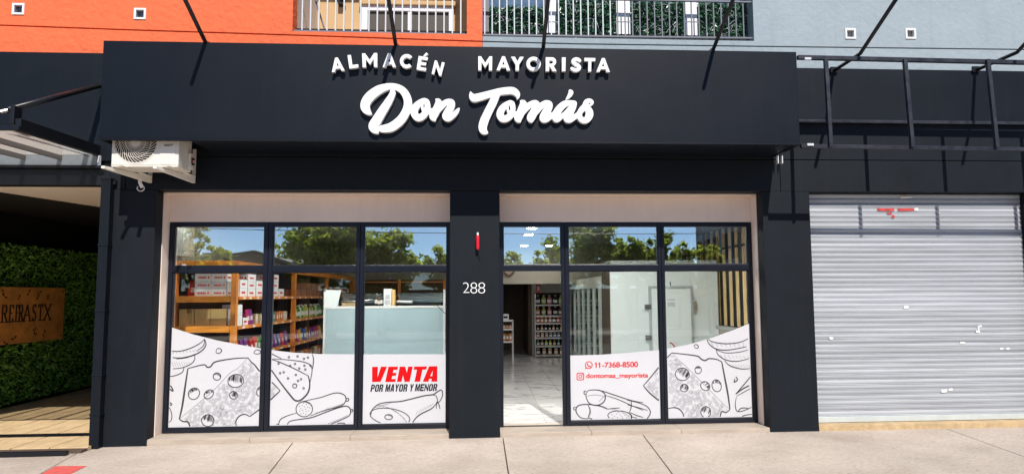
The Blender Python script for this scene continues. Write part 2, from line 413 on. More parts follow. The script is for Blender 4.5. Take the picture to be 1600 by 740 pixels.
def text_px(body, quad, Y, depth, name, m, parent=None, bold=0.0, shear=0.0, spacing=1.0, split=True):
    """text stretched onto the photo quad (tl, tr, br, bl) on the plane Y"""
    cu = bpy.data.curves.new('txt', 'FONT'); cu.body = body; cu.size = 1; cu.offset = bold; cu.shear = shear
    cu.space_character = spacing; cu.extrude = 0.5
    o = bpy.data.objects.new('txt', cu); C.objects.link(o)
    dg = bpy.context.evaluated_depsgraph_get(); dg.update()
    me = bpy.data.meshes.new_from_object(o.evaluated_get(dg))
    bpy.data.objects.remove(o); bpy.data.curves.remove(cu)
    xs = [v.co.x for v in me.vertices]; ys = [v.co.y for v in me.vertices]
    x0, x1, y0, y1 = min(xs), max(xs), min(ys), max(ys)
    P = [at(*q, Y) for q in quad]
    src = [(v.co.x, v.co.y) for v in me.vertices]
    for v in me.vertices:
        s = (v.co.x-x0)/(x1-x0); t = (v.co.y-y0)/(y1-y0)
        q = (P[0]*(1-s)+P[1]*s)*t + (P[3]*(1-s)+P[2]*s)*(1-t)
        v.co = (q.x, Y + (0.5-v.co.z)*depth, q.z)
    # every character its own part: join faces into islands, islands into characters by their extent along the line
    par = list(range(len(src)))
    def find(a):
        while par[a] != a: par[a] = par[par[a]]; a = par[a]
        return a
    for p in me.polygons:
        v0 = find(p.vertices[0])
        for vi in p.vertices[1:]: par[find(vi)] = v0
    isl = {}
    for i in range(len(src)):
        u = src[i][0]-shear*src[i][1]
        a = isl.setdefault(find(i), [u, u]); a[0] = min(a[0], u); a[1] = max(a[1], u)
    spans = []
    for k, (a, c) in sorted(isl.items(), key=lambda q: q[1][0]):
        if spans and a < spans[-1][1]-0.35*min(c-a, spans[-1][1]-spans[-1][0]): spans[-1][1] = max(spans[-1][1], c); spans[-1][2].add(k)
        else: spans.append([a, c, {k}])
    out = None
    for a, c, ks in spans:
        idx = {}; vs = []; fs = []
        for p in me.polygons:
            if find(p.vertices[0]) in ks:
                f = []
                for vi in p.vertices:
                    if vi not in idx: idx[vi] = len(vs); vs.append(tuple(me.vertices[vi].co))
                    f.append(idx[vi])
                fs.append(f)
        if not fs: continue
        m2 = bpy.data.meshes.new(name); m2.from_pydata(vs, [], fs); m2.materials.append(m); m2.update()
        out = place(bpy.data.objects.new(name, m2), parent)
    bpy.data.meshes.remove(me)
    return out
def catmull(ps, n=8, closed=False):
    out = []; k = len(ps)
    rg = range(k) if closed else range(k-1)
    for i in rg:
        p0 = ps[(i-1) % k] if closed or i > 0 else ps[0]
        p1 = ps[i]; p2 = ps[(i+1) % k]
        p3 = ps[(i+2) % k] if closed or i+2 < k else ps[-1]
        for j in range(n):
            t = j/n
            out.append(tuple(0.5*((2*b)+(-a+c)*t+(2*a-5*b+4*c-d)*t*t+(-a+3*b-3*c+d)*t**3) for a, b, c, d in zip(p0, p1, p2, p3)))
    if not closed: out.append(tuple(ps[-1]))
    return out
def brush_loops(strokes, step=4.0):
    """outline of a union of variable-width brush strokes [(x, y, r), ...] by marching squares"""
    pts = []
    for s in strokes: pts.append(np.array(catmull(s, 6)))
    allp = np.vstack(pts); lo = allp[:, :2].min(0)-90; hi = allp[:, :2].max(0)+90
    xs = np.arange(lo[0], hi[0], step); ys = np.arange(lo[1], hi[1], step)
    X, Y = np.meshgrid(xs, ys); D = np.full(X.shape, 1e9)
    for p in pts:
        for a, b in zip(p[:-1], p[1:]):
            d = b[:2]-a[:2]; L2 = max(d @ d, 1e-9)
            t = np.clip(((X-a[0])*d[0]+(Y-a[1])*d[1])/L2, 0, 1)
            D = np.minimum(D, np.hypot(X-a[0]-t*d[0], Y-a[1]-t*d[1]) - (a[2]+(b[2]-a[2])*t))
    segs = {}
    ny, nx = D.shape
    def ip(i, j, k, l):
        a, b = D[i, j], D[k, l]; t = a/(a-b)
        return (xs[j]+(xs[l]-xs[j])*t, ys[i]+(ys[k]-ys[i])*t)
    inside = D < 0
    mixed = (inside[:-1, :-1].astype(int)+inside[1:, :-1]+inside[:-1, 1:]+inside[1:, 1:])
    for i, j in zip(*np.where((mixed > 0) & (mixed < 4))):
        c = [(i, j), (i, j+1), (i+1, j+1), (i+1, j)]; ins = [inside[q] for q in c]
        ex = []; en = []
        for k in range(4):
            l = (k+1) % 4
            if ins[k] != ins[l]:
                key = tuple(sorted((c[k], c[l])))
                (ex if ins[k] else en).append((key, ip(*c[k], *c[l])))
        for e, f in zip(ex, en if len(en) == 1 else en[::1]): segs[e[0]] = (f[0], e[1])
    loops = []
    while segs:
        k0 = next(iter(segs)); lp = []; k = k0
        while k in segs:
            nk, p = segs.pop(k); lp.append(p); k = nk
        if len(lp) > 8: loops.append(lp)
    out = []
    for lp in loops:                       # smooth a little, thin out
        a = np.array(lp)
        for _ in range(2): a = 0.5*a + 0.25*(np.roll(a, 1, 0)+np.roll(a, -1, 0))
        out.append([tuple(q) for q in a[::2]])
    return out
# ================================================================== THE SETTING
YF = -0.72                       # front of the sign box
YW = 0.36                        # front of the window frames
ZS = 0.04                        # sill top
ZB = azz(741, 223, YF)           # bottom edge of the sign box
ZT = azz(741, 73, YF)            # top edge of the sign box
XL, XR = ax(157, 150, YF), ax(1247, 150, YF)

def gz(x):                       # the pavement dips a little towards the left
    return -0.012 + (0.0 if x > -1 else (x+1)*0.0065)
b = MB()
b.fi([b.pts([(-400,-400,-0.30)]), b.pts([(400,-400,-0.30)]), b.pts([(400,400,-0.30)]), b.pts([(-400,400,-0.30)])])
ground = b.build('ground', ASPH, kind='structure')
b = MB(); b.box(-60, 60, -19, -10.2, -0.25, -0.16)
b.build('road', ASPH, kind='structure')
b = MB(); b.box(-60, 60, -10.2, 0.5, -0.22, -0.09)
pavement = b.build('pavement', KERB, kind='structure')
# pavement slabs between the joints that the photo shows
J = [((119,703),(55,740)), ((456,690),(420,740)), ((786,683),(795,740)), ((1006,679),(1050,740)), ((1480,668),(1600,712))]
def jl(k, y):
    p, q = atz(*J[k][0]), atz(*J[k][1])
    # keep joints close to square to the facade
    x0 = p.x; sl = (q.x-p.x)/(q.y-p.y)
    return x0 + sl*(y-p.y)*0.9
lines = [lambda y: -9.2, lambda y: -6.9] + [lambda y, k=k: jl(k, y) for k in range(5)] + [lambda y: 8.6, lambda y: 11.2]
rows = [(0.02, -2.6), (-2.6, -5.2), (-5.2, -7.8), (-7.8, -10.0)]
for (ya, yb) in rows:
    for i in range(len(lines)-1):
        g = 0.006
        q = [(lines[i](ya)+g, ya-g), (lines[i](yb)+g, yb+g), (lines[i+1](yb)-g, yb+g), (lines[i+1](ya)-g, ya-g)]
        top = [Vector((x, y, gz(x))) for x, y in q]
        MB().prism(top, (0, 0, -0.07)).build('slab', CONC, pavement, bevel=0.004)
b = MB(); b.box(-60, 60, -10.2, -10.0, -0.2, gz(0)-0.005)
b.build('kerb', KERB, kind='structure', bevel=0.01)
b = MB(); b.box(-60, 60, -24, -19, -0.25, -0.02)
b.build('opposite_pavement', CONC, kind='structure')

# red tactile pads, with raised ribs
tp = thing('tactile_pad', atz(100, 730), 'red ribbed tactile paving pad set in the pavement at the lower left', 'tactile paving')
pq = [atz(87,723), atz(136,722.5), atz(100,740), atz(55,740)]
ex = (pq[3]-pq[0])*1.3; 
base = [pq[0], pq[1], pq[1]+ (pq[2]-pq[1])*1.9, pq[0]+ex*1.46]
zt = gz(-4.4)
base = [Vector((p.x, p.y, zt+0.006)) for p in base]
MB().prism(base, (0,0,-0.03)).build('tile', TACTILE, tp)
b = MB()
for k in range(12):
    t = (k+0.5)/12
    p = base[0].lerp(base[3], t); q = base[1].lerp(base[2], t); d = (q-p).normalized()*0.02
    b.bar(p+d+Vector((0,0,0.002)), q-d+Vector((0,0,0.002)), 0.022, 0.006)
b.build('rib', TACTILE, tp)

# ------------------------------------------------------------------ the shop building
shop = thing('shop_building', (0, 0, 0), 'charcoal painted shop front with two wide glazed bays between dark piers', 'building')
xl0, xl1 = -4.60, ax(228, 694, 0)                 # left pier
xc0, xc1 = ax(702.4, 500, 0), ax(780.8, 500, 0)   # centre pier
xr0, xr1 = ax(1206, 668, 0)-0.015, ax(1272, 480, 0)
ZL = 3.055                                        # underside of the lintel
for (x0, x1) in ((xl0, xl1), (xc0, xc1), (xr0, xr1)):
    MB().box(x0, x1, 0, 0.62, -0.09, ZL-0.004).build('pier', PLASTER, shop, bevel=0.006)
MB().box(7.27, 14, 0, 0.6, -0.09, ZL-0.004).build('pier', PLASTER, shop, bevel=0.006)
# lintel and cladding bands with open joints between them
zr = 3.985
for (x0, x1) in ((-4.402, 3.86), (3.866, 14)):
    MB().box(x0, x1, 0, 0.30, ZL, 3.468).build('lintel', PLASTER, shop, bevel=0.004)
    MB().box(x0, x1, 0, 0.30, 3.478, zr).build('lintel', PLASTER, shop, bevel=0.004)
MB().box(-4.60, -4.408, 0, 0.30, ZL, 3.394).build('lintel', PLASTER, shop, bevel=0.004)
for (x0, x1, zt_) in ((3.2, 14, 4.70), (-4.40, 3.194, 4.68), (-16, -4.406, 4.755)):
    MB().box(x0, x1, -0.035, 0.30, zr+0.006 if x0 > -16 else 3.40, zt_).build('cladding_panel', CLAD, shop, bevel=0.004)
MB().box(3.80, 14, -0.058, -0.036, 3.958, 4.0).build('rail', FRAMEST, shop, bevel=0.004)
# lintel underside and beige lined recess
for (x0, x1) in ((xl1, xc0), (xc1, xr0)):
    # beige lining: soffit, jamb strips and the panel over the frame
    MB().box(x0+0.002, x1-0.002, 0.19, YW+0.2, ZL-0.022, ZL-0.006).build('reveal_soffit', BEIGE, shop)
    zf = 2.690
    MB().box(x0+0.012, x1-0.012, YW, YW+0.05, zf+0.003, ZL-0.024).build('fascia_board', BEIGE, shop)
    MB().box(x0+0.002, x1-0.002, YW+0.055, YW+0.2, zf+0.003, ZL-0.024).build('backing', DARK, shop)
MB().box(xl1+0.001, xl1+0.011, 0.185, YW+0.06, ZS, ZL-0.024).build('reveal_jamb', BEIGE, shop, bevel=0.002)
MB().box(xr0-0.011, xr0-0.001, 0.185, YW+0.06, ZS, ZL-0.024).build('reveal_jamb', BEIGE, shop, bevel=0.002)
# travertine sills in lengths
for x0, x1, n in ((xl1+0.002, xc0-0.002, 3), (xc1+0.002, xr0-0.002, 3)):
    for k in range(n):
        a, c = x0+(x1-x0)*k/n, x0+(x1-x0)*(k+1)/n
        MB().box(a+0.001, c-0.002, 0.012, 0.60, -0.09, ZS).build('sill', SILL, shop, bevel=0.005)

# house number on the centre pier
for ch, q in (('2', ((723,441),(733.4,441),(733.4,457.6),(723,457.6))), ('8', ((735,441),(745.6,441),(745.6,458),(735,458))), ('8', ((747.2,441),(758,441),(758,458),(747.2,458)))):
    text_px(ch, q, -0.012, 0.010, 'digit', LETTER, shop, bold=-0.022)

# ------------------------------------------------------------------ glazed bays
def mx(px): return ax(px, 480, YW)
TZ0, TZ1 = azz(900, 421.5, YW), azz(900, 413.5, YW)     # transom bar
FZ0, FZ1 = azz(900, 657, YW)+0.02, 2.688
bays = [  # (outer x0, x1, glass pane x-limits)
    (xl1+0.013, xc0-0.003, [(271.5-3, 410), (423.5, 556), (567, 697)], False),
    (xc1+0.003, xr0-0.013, [(786.5, 878), (889, 1030.5), (1039.5, 1173)], True)]
wins = []
for x0, x1, panes, door in bays:
    m = MB(); zb = ZS+0.002; zt_ = 2.690
    xs = [(mx(a), mx(c)) for a, c in panes]
    xs[0] = (x0+0.052, xs[0][1]); xs[2] = (xs[2][0], x1-0.052)
    y0, y1 = YW, YW+0.075
    m.box(x0, xs[0][0], y0, y1, zb, zt_); m.box(xs[2][1], x1, y0, y1, zb, zt_)
    for k in (0, 1):
        a, c = xs[k][1], xs[k+1][0]; mid = (a+c)/2
        m.box(a, mid-0.004, y0, y1, zb, zt_); m.box(mid+0.004, c, y0, y1, zb, zt_)
        m.box(mid-0.004, mid+0.004, y0+0.014, y1, zb, zt_)
    for k, (a, c) in enumerate(xs):
        m.box(a, c, y0+0.001, y1-0.001, 2.640, zt_)
        m.box(a, c, y0+0.001, y1-0.001, TZ0-0.012, TZ1)
        if not (door and k == 0): m.box(a, c, y0+0.001, y1-0.001, zb, zb+0.055)
        else: m.box(a, c, y0+0.02, y1-0.02, zb, zb+0.010)
        # slim glazing beads
        for (p, q) in ((2.640, TZ1),) + (() if door and k == 0 else ((TZ0-0.012, zb+0.055),)):
            m.box(a, a+0.012, y0+0.014, y1-0.012, q, p); m.box(c-0.012, c, y0+0.014, y1-0.012, q, p)
            m.box(a+0.012, c-0.012, y0+0.014, y1-0.012, p-0.012, p); m.box(a+0.012, c-0.012, y0+0.014, y1-0.012, q, q+0.012)
    fr = m.build('shop_window', ALU, shop, bevel=0.003, label='black framed glazed bay with the shop door' if door else 'black framed glazed bay of three lights')
    wins.append((fr, xs))
    for k, (a, c) in enumerate(xs):
        MB().box(a+0.002, c-0.002, YW+0.034, YW+0.040, TZ1+0.002, 2.638).build('pane', GLASS, fr)
        if not (door and k == 0):
            MB().box(a+0.002, c-0.002, YW+0.034, YW+0.040, zb+0.057, TZ0-0.014).build('pane', GLASSL, fr)
winL, winR = wins
YV = YW+0.030                                  # printed film on the outside of the panes
curveL = [(250,505),(268,511),(300,521.5),(340,531.5),(380,539),(412,544.5),(425,546.5),(460,550.5),(500,552.5),(540,553),(600,553),(702,553)]
curveR = [(880,555),(905,554.5),(940,553.5),(985,550.5),(1031,546),(1040,544.8),(1075,538),(1110,528),(1145,515.5),(1172,504.5),(1190,496)]
def curve_z(cv):
    P = [at(x, y, YV) for x, y in cv]
    return [p.x for p in P], [p.z for p in P]
for (fr, xs), cv, ks in ((winL, curveL, (0,1,2)), (winR, curveR, (1,2))):
    cxs, czs = curve_z(cv)
    for k in ks:
        a, c = xs[k][0]+0.0125, xs[k][1]-0.0125
        top = [Vector((x, YV, float(np.interp(x, cxs, czs)))) for x in np.linspace(c, a, 25)]
        ps = [Vector((a, YV, ZS+0.072)), Vector((c, YV, ZS+0.072))]+top
        m = MB()
        zbv = ZS+0.0705
        for i in range(24):
            p, q = top[i], top[i+1]
            m.face([(q.x, YV, zbv), (p.x, YV, zbv), (p.x, YV, p.z), (q.x, YV, q.z)])
            m.face([(p.x, YV+0.002, zbv), (q.x, YV+0.002, zbv), (q.x, YV+0.002, q.z), (p.x, YV+0.002, p.z)])
            m.face([(q.x, YV, q.z), (p.x, YV, p.z), (p.x, YV+0.002, p.z), (q.x, YV+0.002, q.z)])
        m.build('printed_film', VINYL, fr)
YI = YV-0.0012
def clip_of(fr_xs, ks):
    return [(fr_xs[k][0]+0.013, fr_xs[k][1]-0.013) for k in ks]
class Ink:
    """thin printed strokes on the film"""
    def __init__(s, clip, cv): s.m = MB(); s.clip = clip; s.cx, s.cz = curve_z(cv)
    def ok(s, p):
        return any(a < p.x < c for a, c in s.clip) and ZS+0.075 < p.z < float(np.interp(p.x, s.cx, s.cz))
    def line(s, pts, w0=1.2, sm=True, taper=True, y=0.0):
        ps = catmull(pts, 6) if sm and len(pts) > 2 else pts
        W = [at(px, py, YI-y) for px, py in ps]; n = len(W); k = FPX/(CAM_D+YW)
        for i in range(n-1):
            a, c = W[i], W[i+1]
            if not (s.ok(a) and s.ok(c)): continue
            d = c-a
            if d.length < 1e-5: continue
            t = Vector((-d.z, 0, d.x)).normalized()
            def hw(j):
                u = j/(n-1); f = 1.0 if not taper else 0.6+0.4*math.sin(math.pi*min(1, max(0, u)))
                return w0*1.5/2/k*f
            s.m.face([a-t*hw(i), c-t*hw(i+1), c+t*hw(i+1), a+t*hw(i)])
    def fill(s, pts, y=0.0):
        W = [at(px, py, YI+0.0006-y) for px, py in pts]
        if all(s.ok(p) for p in W): s.m.face(W[::-1])
    def ell(s, cx, cy, rx, ry, rot=0, w0=1.1, a0=0, a1=360, n=22):
        r = math.radians(rot); pts = []
        for i in range(n+1):
            t = math.radians(a0+(a1-a0)*i/n); u, v = rx*math.cos(t), ry*math.sin(t)
            pts.append((cx+u*math.cos(r)-v*math.sin(r), cy+u*math.sin(r)+v*math.cos(r)))
        s.line(pts, w0, sm=False, taper=False); return pts
    def build(s, name, m, fr): return s.m.build(name, m, fr)
def inpoly(x, y, P):
    c = False; j = len(P)-1
    for i in range(len(P)):
        if (P[i][1] > y) != (P[j][1] > y) and x < (P[j][0]-P[i][0])*(y-P[i][1])/(P[j][1]-P[i][1])+P[i][0]: c = not c
        j = i
    return c
def draw_all(fr, xs, ks, cv, strokes, holes, rind, skip, seed):
    dk = Ink(clip_of(xs, ks), cv); lt = Ink(clip_of(xs, ks), cv); wash = Ink(clip_of(xs, ks), cv)
    R = random.Random(seed)
    for w0, pts in strokes: (dk if w0 >= 0.9 else lt).line(pts, w0)
    for cx, cy, rx, ry, rot, dark in holes:
        dk.ell(cx, cy, rx, ry, rot, 0.9)
        for i in range(int(rx*3.2)):                          # engraved shading inside the hole
            u = R.uniform(-0.9, 0.9); t0 = R.uniform(0.1, 0.8) if dark < 0.6 else R.uniform(-0.75, 0.4)
            v0 = math.sqrt(max(0, 1-u*u)); r = math.radians(rot+20)
            pts = []
            for j in range(4):
                v = -v0 + (v0*dark*1.6+0.1)*j/3 * R.uniform(0.7, 1)
                x, y = u*rx*0.95, v*ry*0.95
                pts.append((cx+x*math.cos(r)-y*math.sin(r), cy+x*math.sin(r)+y*math.cos(r)))
            (dk if R.random() < dark*0.4 else lt).line(pts, 0.5)
    xs_ = [p[0] for p in rind]; ys_ = [p[1] for p in rind]
    cells = []
    tries = 0
    while len(cells) < 330 and tries < 12000:
        tries += 1
        x, y = R.uniform(min(xs_), max(xs_)), R.uniform(min(ys_), max(ys_))
        if not inpoly(x, y, rind): continue
        if any((x-a)**2/40+(y-c)**2/40 < 1 for a, c in cells): continue
        if any(((x-h[0])/(h[2]+3))**2+((y-h[1])/(h[3]+3))**2 < 1 for h in skip): continue
        cells.append((x, y))
        th = R.uniform(0, math.pi); cv_ = R.uniform(-0.10, 0.10)
        n = R.randint(5, 7)
        for i in range(n):
            o = (i-(n-1)/2)*1.45; ln = R.uniform(2.4, 4.4)*(1-0.10*abs(i-(n-1)/2))
            pts = []
            for j in (-1, 0, 1):
                u, v = ln*j, o+cv_*(ln*j)**2
                q = (x+u*math.cos(th)-v*math.sin(th), y+u*math.sin(th)+v*math.cos(th))
                pts.append(q)
            if all(inpoly(*q, rind) for q in pts): wash.line(pts, 0.40, taper=False)
    if dk.m.f: dk.build('printed_drawing', INK, fr)['kind'] = 'stuff'
    if wash.m.f: wash.build('printed_hatching', SHADEINK, fr)['kind'] = 'stuff'
    if lt.m.f: lt.build('printed_drawing', INKGREY, fr)['kind'] = 'stuff'
def sc_(pts, ox, oy, k): return [(ox+x/k, oy+y/k) for x, y in pts]
K3 = 3.3636
A3 = lambda p: sc_(p, 240, 480, K3)
A4 = lambda p: sc_(p, 420, 500, 3.7)
A7 = lambda p: sc_(p, 770, 500, 3.7)
A8 = lambda p: sc_(p, 980, 480, K3)
SL = [
 (1.1, A3([(70,225),(130,230),(190,215),(240,190),(268,165)])), (1.3, A3([(268,165),(275,195),(255,225),(210,250),(140,265),(70,258)])),
 (1.0, A3([(215,245),(215,275),(190,300),(140,318),(70,322)])), (1.0, A3([(160,312),(150,340),(110,358),(70,362)])),
 (1.0, A3([(215,245),(175,262),(120,270)])), (0.9, A3([(268,165),(262,200),(230,225)])),
 (1.5, A3([(180,320),(262,300),(280,312),(300,310),(325,285),(420,268),(497,264)])), (1.4, A3([(497,264),(512,285),(530,300),(558,335),(600,372),(640,410),(665,437)])),
 (1.5, A3([(665,437),(640,460),(600,497),(555,535),(505,572)])), (1.3, A3([(505,572),(480,560),(450,570),(432,600),(440,638)])),
 (1.9, A3([(180,320),(165,420),(150,520),(135,585)])), (1.5, A3([(135,585),(155,598),(180,600),(190,620),(212,640)])),
 (0.6, A3([(135,585),(190,540),(250,490),(320,430),(400,345),(440,320),(497,264)])),
 (1.0, A3([(328,228),(335,216),(350,216),(358,228),(345,240),(330,238),(328,228)])), (1.0, A3([(525,238),(540,222),(560,228),(560,240),(540,244),(525,238)])),
 (1.3, A3([(80,412),(90,412),(103,438),(88,430),(80,412)])), (1.2, A3([(68,490),(92,503),(92,512),(68,506)])), (0.9, A3([(74,512),(90,540),(96,570),(90,595),(72,605)])), (0.8, A3([(70,632),(85,632),(98,640)])),
 # crispbread slices
 (1.8, A4([(0,265),(60,350),(130,440),(155,463),(185,460),(225,420),(237,370),(228,320)])), (1.1, A4([(228,320),(150,280),(60,240),(5,222)])),
 (1.0, A4([(15,222),(75,225),(130,230),(200,240),(240,258),(250,290),(240,350),(236,362)])), (1.0, A4([(0,182),(30,200),(75,222)])), (1.1, A4([(250,192),(258,220),(256,260),(249,288)])),
 # salami sticks
 (1.1, A4([(190,470),(240,458),(300,445),(370,422),(410,420),(440,435),(445,462),(425,490),(380,505),(320,520),(240,552)])),
 (1.1, A4([(445,458),(455,448),(463,458),(452,468),(445,458)])),
 (1.2, A4([(112,616),(110,595),(130,580),(190,570),(250,560),(330,530),(400,505),(450,495),(472,515),(466,548),(420,574),(370,595),(320,618)])),
 (1.1, A4([(470,518),(482,512),(484,526),(472,528)])), (1.0, A4([(160,535),(110,550),(70,570),(58,595),(62,616)])), (1.0, A4([(58,598),(46,600),(48,610),(60,610)])), (1.0, A4([(380,614),(400,595),(438,595),(452,614)])),
 (0.8, A4([(270,535),(330,520),(400,495),(430,480)])), (0.8, A4([(320,606),(400,575),(455,548)])),
 # ham
 (1.3, A4([(590,545),(600,512),(640,482),(700,472),(760,468),(830,452),(900,435),(950,428),(975,412),(998,402),(1005,430),(990,465),(970,478)])),
 (1.3, A4([(970,478),(940,510),(880,540),(845,570),(825,606)])), (0.9, A4([(940,430),(965,435),(975,460),(968,478)])), (1.0, A4([(976,468),(985,490),(990,512)])), (0.9, A4([(974,470),(970,492),(968,510)])),
]
for i in range(9):
    SL.append((0.7, A3([(90+i*16,232-i*1.0),(84+i*19,246-i*2.0)])))
    SL.append((0.6, A3([(80+i*13,285),(95+i*12,312-i)])))
for i in range(7):
    SL.append((0.6, A4([(610+i*11,505-i*3),(622+i*14,500-i*4)]))); SL.append((0.6, A4([(850+i*14,545-i*8),(862+i*15,520-i*7)]))); SL.append((0.6, A4([(330+i*14,514-i*4),(342+i*14,504-i*4)])))
for x, y in ((165,208),(115,213),(202,222),(225,215),(55,250),(122,262),(150,252),(175,278),(210,284),(240,262),(85,300),(155,315),(168,350),(185,340),(110,335),(200,392),(64,305),(205,262)): 
    SL.append((0.9, A4([(x-5,y),(x,y-6),(x+6,y),(x,y+5),(x-5,y)])))
for k in range(16):
    a = k*2.4; r = 36*math.sqrt((k+0.5)/16); x, y = 205+r*math.cos(a), 512+r*math.sin(a)
    SL.append((1.0, A4([(x-3,y),(x+3,y+1)])))
H = [A3([(x,y)])[0]+(rx/K3, ry/K3, rot, dk) for x, y, rx, ry, rot, dk in
     ((432,385,42,34,-10,0.8),(420,460,21,20,0,0.95),(285,593,33,31,0,0.75),(333,362,20,19,0,0.35),(212,452,32,28,-50,0.35),(290,455,28,20,-40,0.45),(556,440,14,24,10,0.6))]
H += [A4([(205,512)])[0]+(13,12,-10,0.0), A4([(700,556)])[0]+(31.5,12.8,9,0.02), A4([(693,558)])[0]+(6,4,0,0.3), A4([(150,378)])[0]+(3.2,3.4,0,0.3)]
RIND = A3([(140,588),(190,542),(250,492),(320,434),(400,350),(440,326),(495,272),(528,305),(556,340),(556,530),(505,568),(480,556),(445,566),(428,600),(432,636),(215,636),(194,618),(182,597),(155,594)])
RIND2 = A3([(600,376),(660,437),(600,492)])
draw_all(*winL, (0,1,2), curveL, SL, H, RIND, H, 3)
draw_all(*winL, (1,), curveL, [], [], RIND2, [], 5)
SR = [
 (1.5, A8([(235,238),(300,245),(370,255),(388,270),(410,278),(430,268),(470,272),(497,285)])), (1.9, A8([(497,285),(515,380),(530,460),(540,535)])),
 (1.4, A8([(540,535),(520,550),(498,545),(490,565),(484,588)])), (1.4, A8([(235,238),(215,258),(190,288),(165,315),(120,370),(85,410)])), (1.5, A8([(85,410),(120,450),(175,495),(215,530)])),
 (1.3, A8([(215,530),(245,525),(272,532),(292,555),(302,588)])), (0.6, A8([(235,238),(270,275),(300,300),(340,340),(380,380),(440,440),(500,500),(540,535)])),
 (1.0, A8([(350,200),(358,194),(370,198),(375,208),(362,214),(350,200)])),
 (1.1, A8([(418,160),(450,180),(520,190),(600,180),(660,148)])), (1.2, A8([(418,160),(430,190),(470,218),(540,222),(660,198)])), (1.1, A8([(467,220),(480,250),(520,275),(580,282),(660,262)])),
 (0.9, A8([(467,222),(520,238),(600,232),(660,212)])), (1.1, A8([(512,278),(540,305),(600,322),(660,318)])), (1.3, A8([(570,362),(580,378),(562,392),(566,372)])),
 (1.2, A8([(570,455),(600,420),(630,385),(660,345)])), (1.5, A8([(570,455),(610,425),(668,398)])), (0.9, A8([(574,466),(620,440),(668,415)])), (1.0, A8([(574,470),(568,510),(582,546),(640,530),(668,508)])), (1.2, A8([(582,546),(600,528),(636,528)])), (1.0, A8([(576,584),(620,565),(668,560)])),
 # sausages
 (1.2, A7([(540,420),(560,403),(620,405),(650,432),(642,470),(605,490),(560,480),(540,445),(540,420)])), (1.1, A7([(540,412),(530,408),(528,424),(540,428)])),
 (1.1, A7([(600,402),(640,410),(700,430),(800,462),(870,475)])), (1.0, A7([(605,490),(640,500),(665,512)])),
 (1.2, A7([(552,568),(510,562),(485,535),(482,508),(500,490),(550,485),(620,495),(662,512)])), (1.0, A7([(550,488),(562,520),(550,562)])), (1.1, A7([(550,562),(580,572),(612,585)])), (1.0, A7([(480,500),(468,504),(470,516),(482,514)])),
 (0.9, A7([(650,432),(720,455),(800,490),(870,520)])), (1.0, A7([(662,512),(700,508),(735,505)])), (1.0, A7([(790,530),(830,548),(870,560)])), (0.7, A7([(540,438),(590,430),(648,440)])), (0.7, A7([(612,470),(634,448),(648,436)])), (0.8, A7([(560,500),(566,535),(552,565)])), (1.0, A7([(800,462),(800,500),(790,530)])),
 (1.1, A8([(0,486),(60,500),(105,520),(122,550),(105,582),(85,588),(20,572)])), (0.9, A8([(0,510),(60,525),(108,540)])), (1.0, A8([(0,550),(20,565),(20,590)])),
]
for i in range(8):
    SR.append((0.7, A8([(440+i*24,178+i*1.2),(452+i*23,205+i*0.6)]))); SR.append((0.6, A8([(490+i*20,248+i),(502+i*20,268)]))); SR.append((0.6, A8([(540+i*14,300),(548+i*14,314)])))
for k in range(16):
    a = k*2.4; r = math.sqrt((k+0.5)/16); x, y = 735+60*r*math.cos(a), 555+26*r*math.sin(a)
    SR.append((0.9, A7([(x-3,y),(x+3,y+1)])))
HR = [A8([(x,y)])[0]+(rx/K3, ry/K3, rot, dk) for x, y, rx, ry, rot, dk in
      ((290,350,37,33,10,0.8),(300,422,21,20,0,0.95),(413,548,26,29,0,0.75),(373,328,17,19,0,0.35),(470,410,24,32,-15,0.35),(410,412,26,22,40,0.45))]
HR += [A7([(735,553)])[0]+(19,8.2,4,0.0)]
RINDR = A8([(215,262),(238,246),(300,306),(340,346),(380,386),(440,446),(500,506),(532,536),(515,546),(496,540),(484,560),(480,584),(304,584),(294,553),(274,528),(245,521),(218,526)])
RINDR2 = A8([(168,318),(168,486),(120,446),(90,410),(122,372)])
draw_all(*winR, (1,2), curveR, SR, HR, RINDR, HR, 4)
draw_all(*winR, (1,), curveR, [], [], RINDR2, [], 6)

def arc(cx, cy, rx, ry, a0, a1, n=18):
    return [(cx+rx*math.cos(math.radians(a0+(a1-a0)*i/n)), cy+ry*math.sin(math.radians(a0+(a1-a0)*i/n))) for i in range(n+1)]
G = {}
G['A'] = [[(0,0),(0.25,0),(0.325,0.20),(0.675,0.20),(0.75,0),(1,0),(0.60,1),(0.40,1)], [(0.40,0.40),(0.60,0.40),(0.50,0.66)]]
G['L'] = [[(0,0),(1,0),(1,0.235),(0.34,0.235),(0.34,1),(0,1)]]
G['M'] = [[(0,0),(0.235,0),(0.235,0.58),(0.5,0.17),(0.765,0.58),(0.765,0),(1,0),(1,1),(0.80,1),(0.5,0.52),(0.20,1),(0,1)]]
G['E'] = [[(0,0),(1,0),(1,0.22),(0.36,0.22),(0.36,0.39),(0.92,0.39),(0.92,0.60),(0.36,0.60),(0.36,0.78),(1,0.78),(1,1),(0,1)]]
G['N'] = [[(0,0),(0.27,0),(0.27,0.58),(0.78,0),(1,0),(1,1),(0.73,1),(0.73,0.42),(0.22,1),(0,1)]]
G['Y'] = [[(0.36,0),(0.64,0),(0.64,0.42),(1,1),(0.70,1),(0.5,0.66),(0.30,1),(0,1),(0.36,0.42)]]
G['O'] = [arc(0.5,0.5,0.5,0.5,0,354,30), arc(0.5,0.5,0.255,0.255,0,354,26)]
G['C'] = [arc(0.5,0.5,0.5,0.5,42,318,28)+arc(0.5,0.5,0.255,0.255,318,42,24)]
